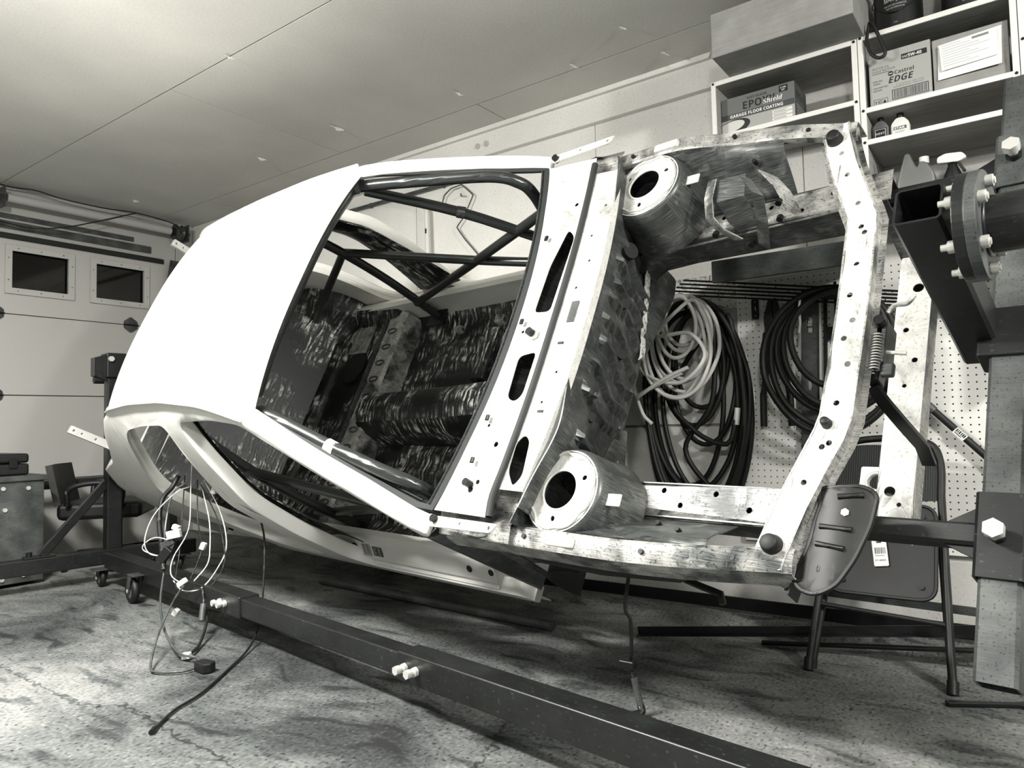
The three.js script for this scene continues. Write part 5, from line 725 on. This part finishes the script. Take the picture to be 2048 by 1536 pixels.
// ================= left corner =================
{
  const t = thing('steel_cabinet', 'grey riveted sheet steel box standing by the garage door', 'metal box');
  mesh('box_body', span(-4.95, -4.52, 0.02, 0.585, -1.72, -1.05, 0.004), M.mill, t); mesh('box_lid', span(-4.96, -4.505, 0.57, 0.60, -1.735, -1.04, 0.004), M.mill, t);
  for (const [y, z] of [[0.53, -1.64], [0.535, -1.52], [0.42, -1.53], [0.06, -1.62], [0.05, -1.52], [0.3, -1.3]]) mesh('rivet', rod([-4.522, y, z], [-4.512, y, z], 0.011, 10), M.zinc, t);
  const c = thing('tool_case', 'flat black plastic case with a handle on the steel box', 'case'); mesh('case_body', span(-4.93, -4.56, 0.601, 0.665, -1.66, -1.1, 0.012), M.plastic, c); mesh('case_lid', span(-4.93, -4.56, 0.668, 0.72, -1.66, -1.1, 0.014), M.plastic, c); mesh('handle', capped([[-4.56, 0.64, -1.5], [-4.54, 0.645, -1.48], [-4.54, 0.645, -1.38], [-4.56, 0.64, -1.36]], 0.008, 20, 8), M.mill, c); for (const z of [-1.58, -1.22]) mesh('latch', box(0.012, 0.05, 0.04, -4.556, 0.665, z, 0.003), M.darkSteel, c);
  const s = thing('office_chair', 'black office chair standing behind the diagonal brace', 'chair', [-4.72, 0, -2.16]); s.rotation.y = 0.9;
  mesh('seat_cushion', box(0.46, 0.10, 0.44, 0, 0.36, 0, 0.03), M.plastic, s); mesh('backrest', shell(surface(10, 10, (u, v) => { const a = (v - 0.5) * 1.3; return V(-0.24 - 0.05 * u + 0.07 * (1 - Math.cos(a)) * 2, 0.40 + 0.24 * u, Math.sin(a) * 0.30); }), 0.035), M.plastic, s);
  for (const k of [-1, 1]) mesh('armrest', capped([[0.12, 0.38, k * 0.24], [0.13, 0.50, k * 0.27], [0.0, 0.53, k * 0.27], [-0.14, 0.50, k * 0.27], [-0.16, 0.40, k * 0.25]], 0.016, 40, 8), M.plastic, s);
  mesh('gas_column', rod([0, 0.10, 0], [0, 0.33, 0], 0.025, 14), M.darkSteel, s);
  for (let k = 0; k < 5; k++) { const a = k * 1.2566; mesh('base_leg', sweep([V(0, 0.10, 0), V(Math.cos(a) * 0.25, 0.075, Math.sin(a) * 0.25)], chamfered(0.035, 0.025, 0.006)), M.plastic, s); mesh('chair_wheel', rod([Math.cos(a) * 0.25 - 0.012, 0.026, Math.sin(a) * 0.25], [Math.cos(a) * 0.25 + 0.012, 0.026, Math.sin(a) * 0.25], 0.025, 16), M.rubber, s); }
  single('lift_bar', rod([-5.14, 0.50, -0.9], [-5.14, 0.50, -2.45], 0.03, 16), M.black, 'thick black horizontal tube standing before the garage door', 'tube');
  const ls = thing('bar_stand', 'pair of short black trestles carrying the thick tube', 'trestle'); for (const z of [-1.0, -2.4]) mesh('trestle_leg', span(-5.17, -5.11, 0, 0.47, z - 0.03, z + 0.03, 0.004), M.black, ls);
}
// ================= wires hanging from the car =================
{
  const t = thing('wiring_harness', 'tangle of wires and white plugs hanging from the rear door opening', 'wiring');
  const wire = (p, r, m) => mesh('wire', capped(p, r, p.length * 7, 6), m, t);
  wire([[-3.17, 0.59, -1.79], [-3.18, 0.54, -1.73], [-3.11, 0.40, -1.66], [-3.07, 0.27, -1.64], [-2.94, 0.14, -1.55], [-2.74, 0.07, -1.46], [-2.55, 0.03, -1.41], [-2.46, 0.02, -1.43], [-2.40, 0.012, -1.40], [-2.40, 0.010, -1.34], [-2.47, 0.010, -1.29], [-2.53, 0.02, -1.30], [-2.70, 0.08, -1.42], [-2.85, 0.15, -1.56], [-2.90, 0.20, -1.64]], 0.0045, M.mill);
  wire([[-3.16, 0.57, -1.80], [-3.12, 0.55, -1.71], [-3.15, 0.46, -1.63], [-3.13, 0.36, -1.58], [-3.12, 0.30, -1.60], [-3.06, 0.30, -1.64], [-3.05, 0.35, -1.65], [-3.10, 0.37, -1.61], [-3.14, 0.34, -1.58], [-3.14, 0.31, -1.59], [-3.07, 0.29, -1.64], [-3.03, 0.35, -1.66]], 0.0024, M.whiteCord);
  wire([[-3.24, 0.73, -1.86], [-3.15, 0.58, -1.80], [-3.07, 0.43, -1.75], [-3.00, 0.37, -1.69], [-2.99, 0.29, -1.63], [-2.95, 0.23, -1.60], [-2.92, 0.19, -1.63]], 0.0024, M.whiteCord);
  for (const [p, m] of [[[[-3.13, 0.60, -1.82], [-3.04, 0.43, -1.77], [-2.94, 0.33, -1.73], [-2.91, 0.26, -1.69], [-2.89, 0.21, -1.65]], M.rubber], [[[-3.11, 0.57, -1.83], [-3.00, 0.43, -1.80], [-2.91, 0.33, -1.75], [-2.88, 0.26, -1.72], [-2.88, 0.20, -1.66]], M.whiteCord], [[[-3.12, 0.58, -1.83], [-2.98, 0.45, -1.82], [-2.86, 0.35, -1.78], [-2.82, 0.26, -1.76], [-2.82, 0.18, -1.70], [-2.88, 0.17, -1.66]], M.rubber], [[[-3.11, 0.60, -1.84], [-2.96, 0.46, -1.83], [-2.85, 0.33, -1.79], [-2.84, 0.24, -1.74], [-2.86, 0.17, -1.68], [-2.93, 0.16, -1.64], [-2.97, 0.2, -1.62]], M.whiteCord], [[[-3.2, 0.62, -1.80], [-3.08, 0.45, -1.72], [-3.03, 0.3, -1.68], [-2.95, 0.18, -1.62], [-2.85, 0.16, -1.62]], M.rubber]]) wire(p, 0.0026, m);
  wire([[-3.22, 0.62, -1.78], [-3.22, 0.57, -1.75], [-3.21, 0.52, -1.70], [-3.18, 0.43, -1.67], [-3.08, 0.32, -1.63], [-3.03, 0.24, -1.61]], 0.011, M.rubber);
  wire([[-2.85, 0.17, -1.68], [-2.80, 0.10, -1.66], [-2.75, 0.06, -1.64], [-2.63, 0.015, -1.54], [-2.56, 0.014, -1.47], [-2.53, 0.014, -1.43]], 0.006, M.rubber);
  const plug = (x, y, z, a, w, m, d = 0.022) => { const g = box(w, d, 0.024, 0, 0, 0, 0.004); g.rotateZ(a); g.rotateY(0.6); g.translate(x, y, z); mesh('connector', g, m, t); };
  plug(-3.02, 0.385, -1.65, 0.2, 0.06, M.paper, 0.035); plug(-3.05, 0.345, -1.64, 0.5, 0.06, M.mill, 0.03); plug(-3.04, 0.41, -1.67, -0.4, 0.03, M.paper); plug(-2.93, 0.33, -1.73, 1.2, 0.03, M.paper); plug(-2.90, 0.20, -1.62, 0.6, 0.04, M.paper); plug(-2.53, 0.016, -1.43, 0.1, 0.03, M.paper); plug(-2.84, 0.10, -1.56, 1.0, 0.03, M.zinc); plug(-3.04, 0.30, -1.62, 0.9, 0.07, M.plastic, 0.04); plug(-2.96, 0.56, -1.80, 1.3, 0.03, M.paper);
  mesh('relay', rod([-2.79, 0.12, -1.65], [-2.77, 0.06, -1.63], 0.013, 14), M.mill, t);
  mesh('plug_body', plate(rounded([[-0.035, -0.022], [0.03, -0.026], [0.04, 0.0], [0.03, 0.024], [-0.03, 0.02]], 0.008), [], 0.025, 0.004).applyMatrix4(new THREE.Matrix4().makeRotationX(-Math.PI / 2).setPosition(V(-2.36, 0.006, -1.40))), M.plastic, t);
  const sc = thing('control_cable', 'single stiff black cable hanging down and lying on the floor', 'cable');
  mesh('cable', capped([[-2.86, 0.44, -1.96], [-2.81, 0.33, -1.95], [-2.69, 0.15, -1.86], [-2.53, 0.055, -1.73], [-2.42, 0.014, -1.61], [-2.31, 0.007, -1.47], [-2.16, 0.007, -1.27], [-2.10, 0.007, -1.15], [-2.01, 0.008, -1.04]], 0.0042, 90, 8), M.rubber, sc); mesh('cable_end', rod([-2.02, 0.008, -1.05], [-2.0, 0.008, -1.03], 0.0075, 10), M.darkSteel, sc);
  const w = thing('sensor_lead', 'dark lead with a clamp hanging under the front right corner', 'wire');
  mesh('lead', capped([[-0.97, 0.42, -1.88], [-0.98, 0.30, -1.86], [-0.97, 0.26, -1.87], [-0.97, 0.18, -1.87], [-0.98, 0.13, -1.88], [-0.96, 0.08, -1.87]], 0.0055, 50, 8), M.rubber, w); mesh('sheath', capped([[-0.965, 0.10, -1.872], [-0.955, 0.06, -1.87], [-0.945, 0.025, -1.868]], 0.010, 16, 10), M.mill, w); mesh('clamp', box(0.05, 0.025, 0.03, -0.985, 0.135, -1.875, 0.006), M.darkSteel, w); mesh('elbow', capped([[-0.945, 0.03, -1.868], [-0.94, 0.014, -1.86], [-0.955, 0.012, -1.835]], 0.011, 12, 10), M.darkSteel, w);
  const sp = thing('wrench', 'dark wrench lying on the floor by the foot of the post', 'wrench'); mesh('wrench_body', plate(rounded([[-0.10, -0.012], [0.08, -0.008], [0.13, -0.022], [0.13, 0.022], [0.08, 0.008], [-0.10, 0.012]], 0.006), [], 0.008, 0.002).applyMatrix4(new THREE.Matrix4().makeRotationX(-Math.PI / 2).multiply(new THREE.Matrix4().makeRotationZ(0.5)).setPosition(V(-0.17, 0.003, -2.45))), M.darkSteel, sp);
}
renderer.render(scene, camera);
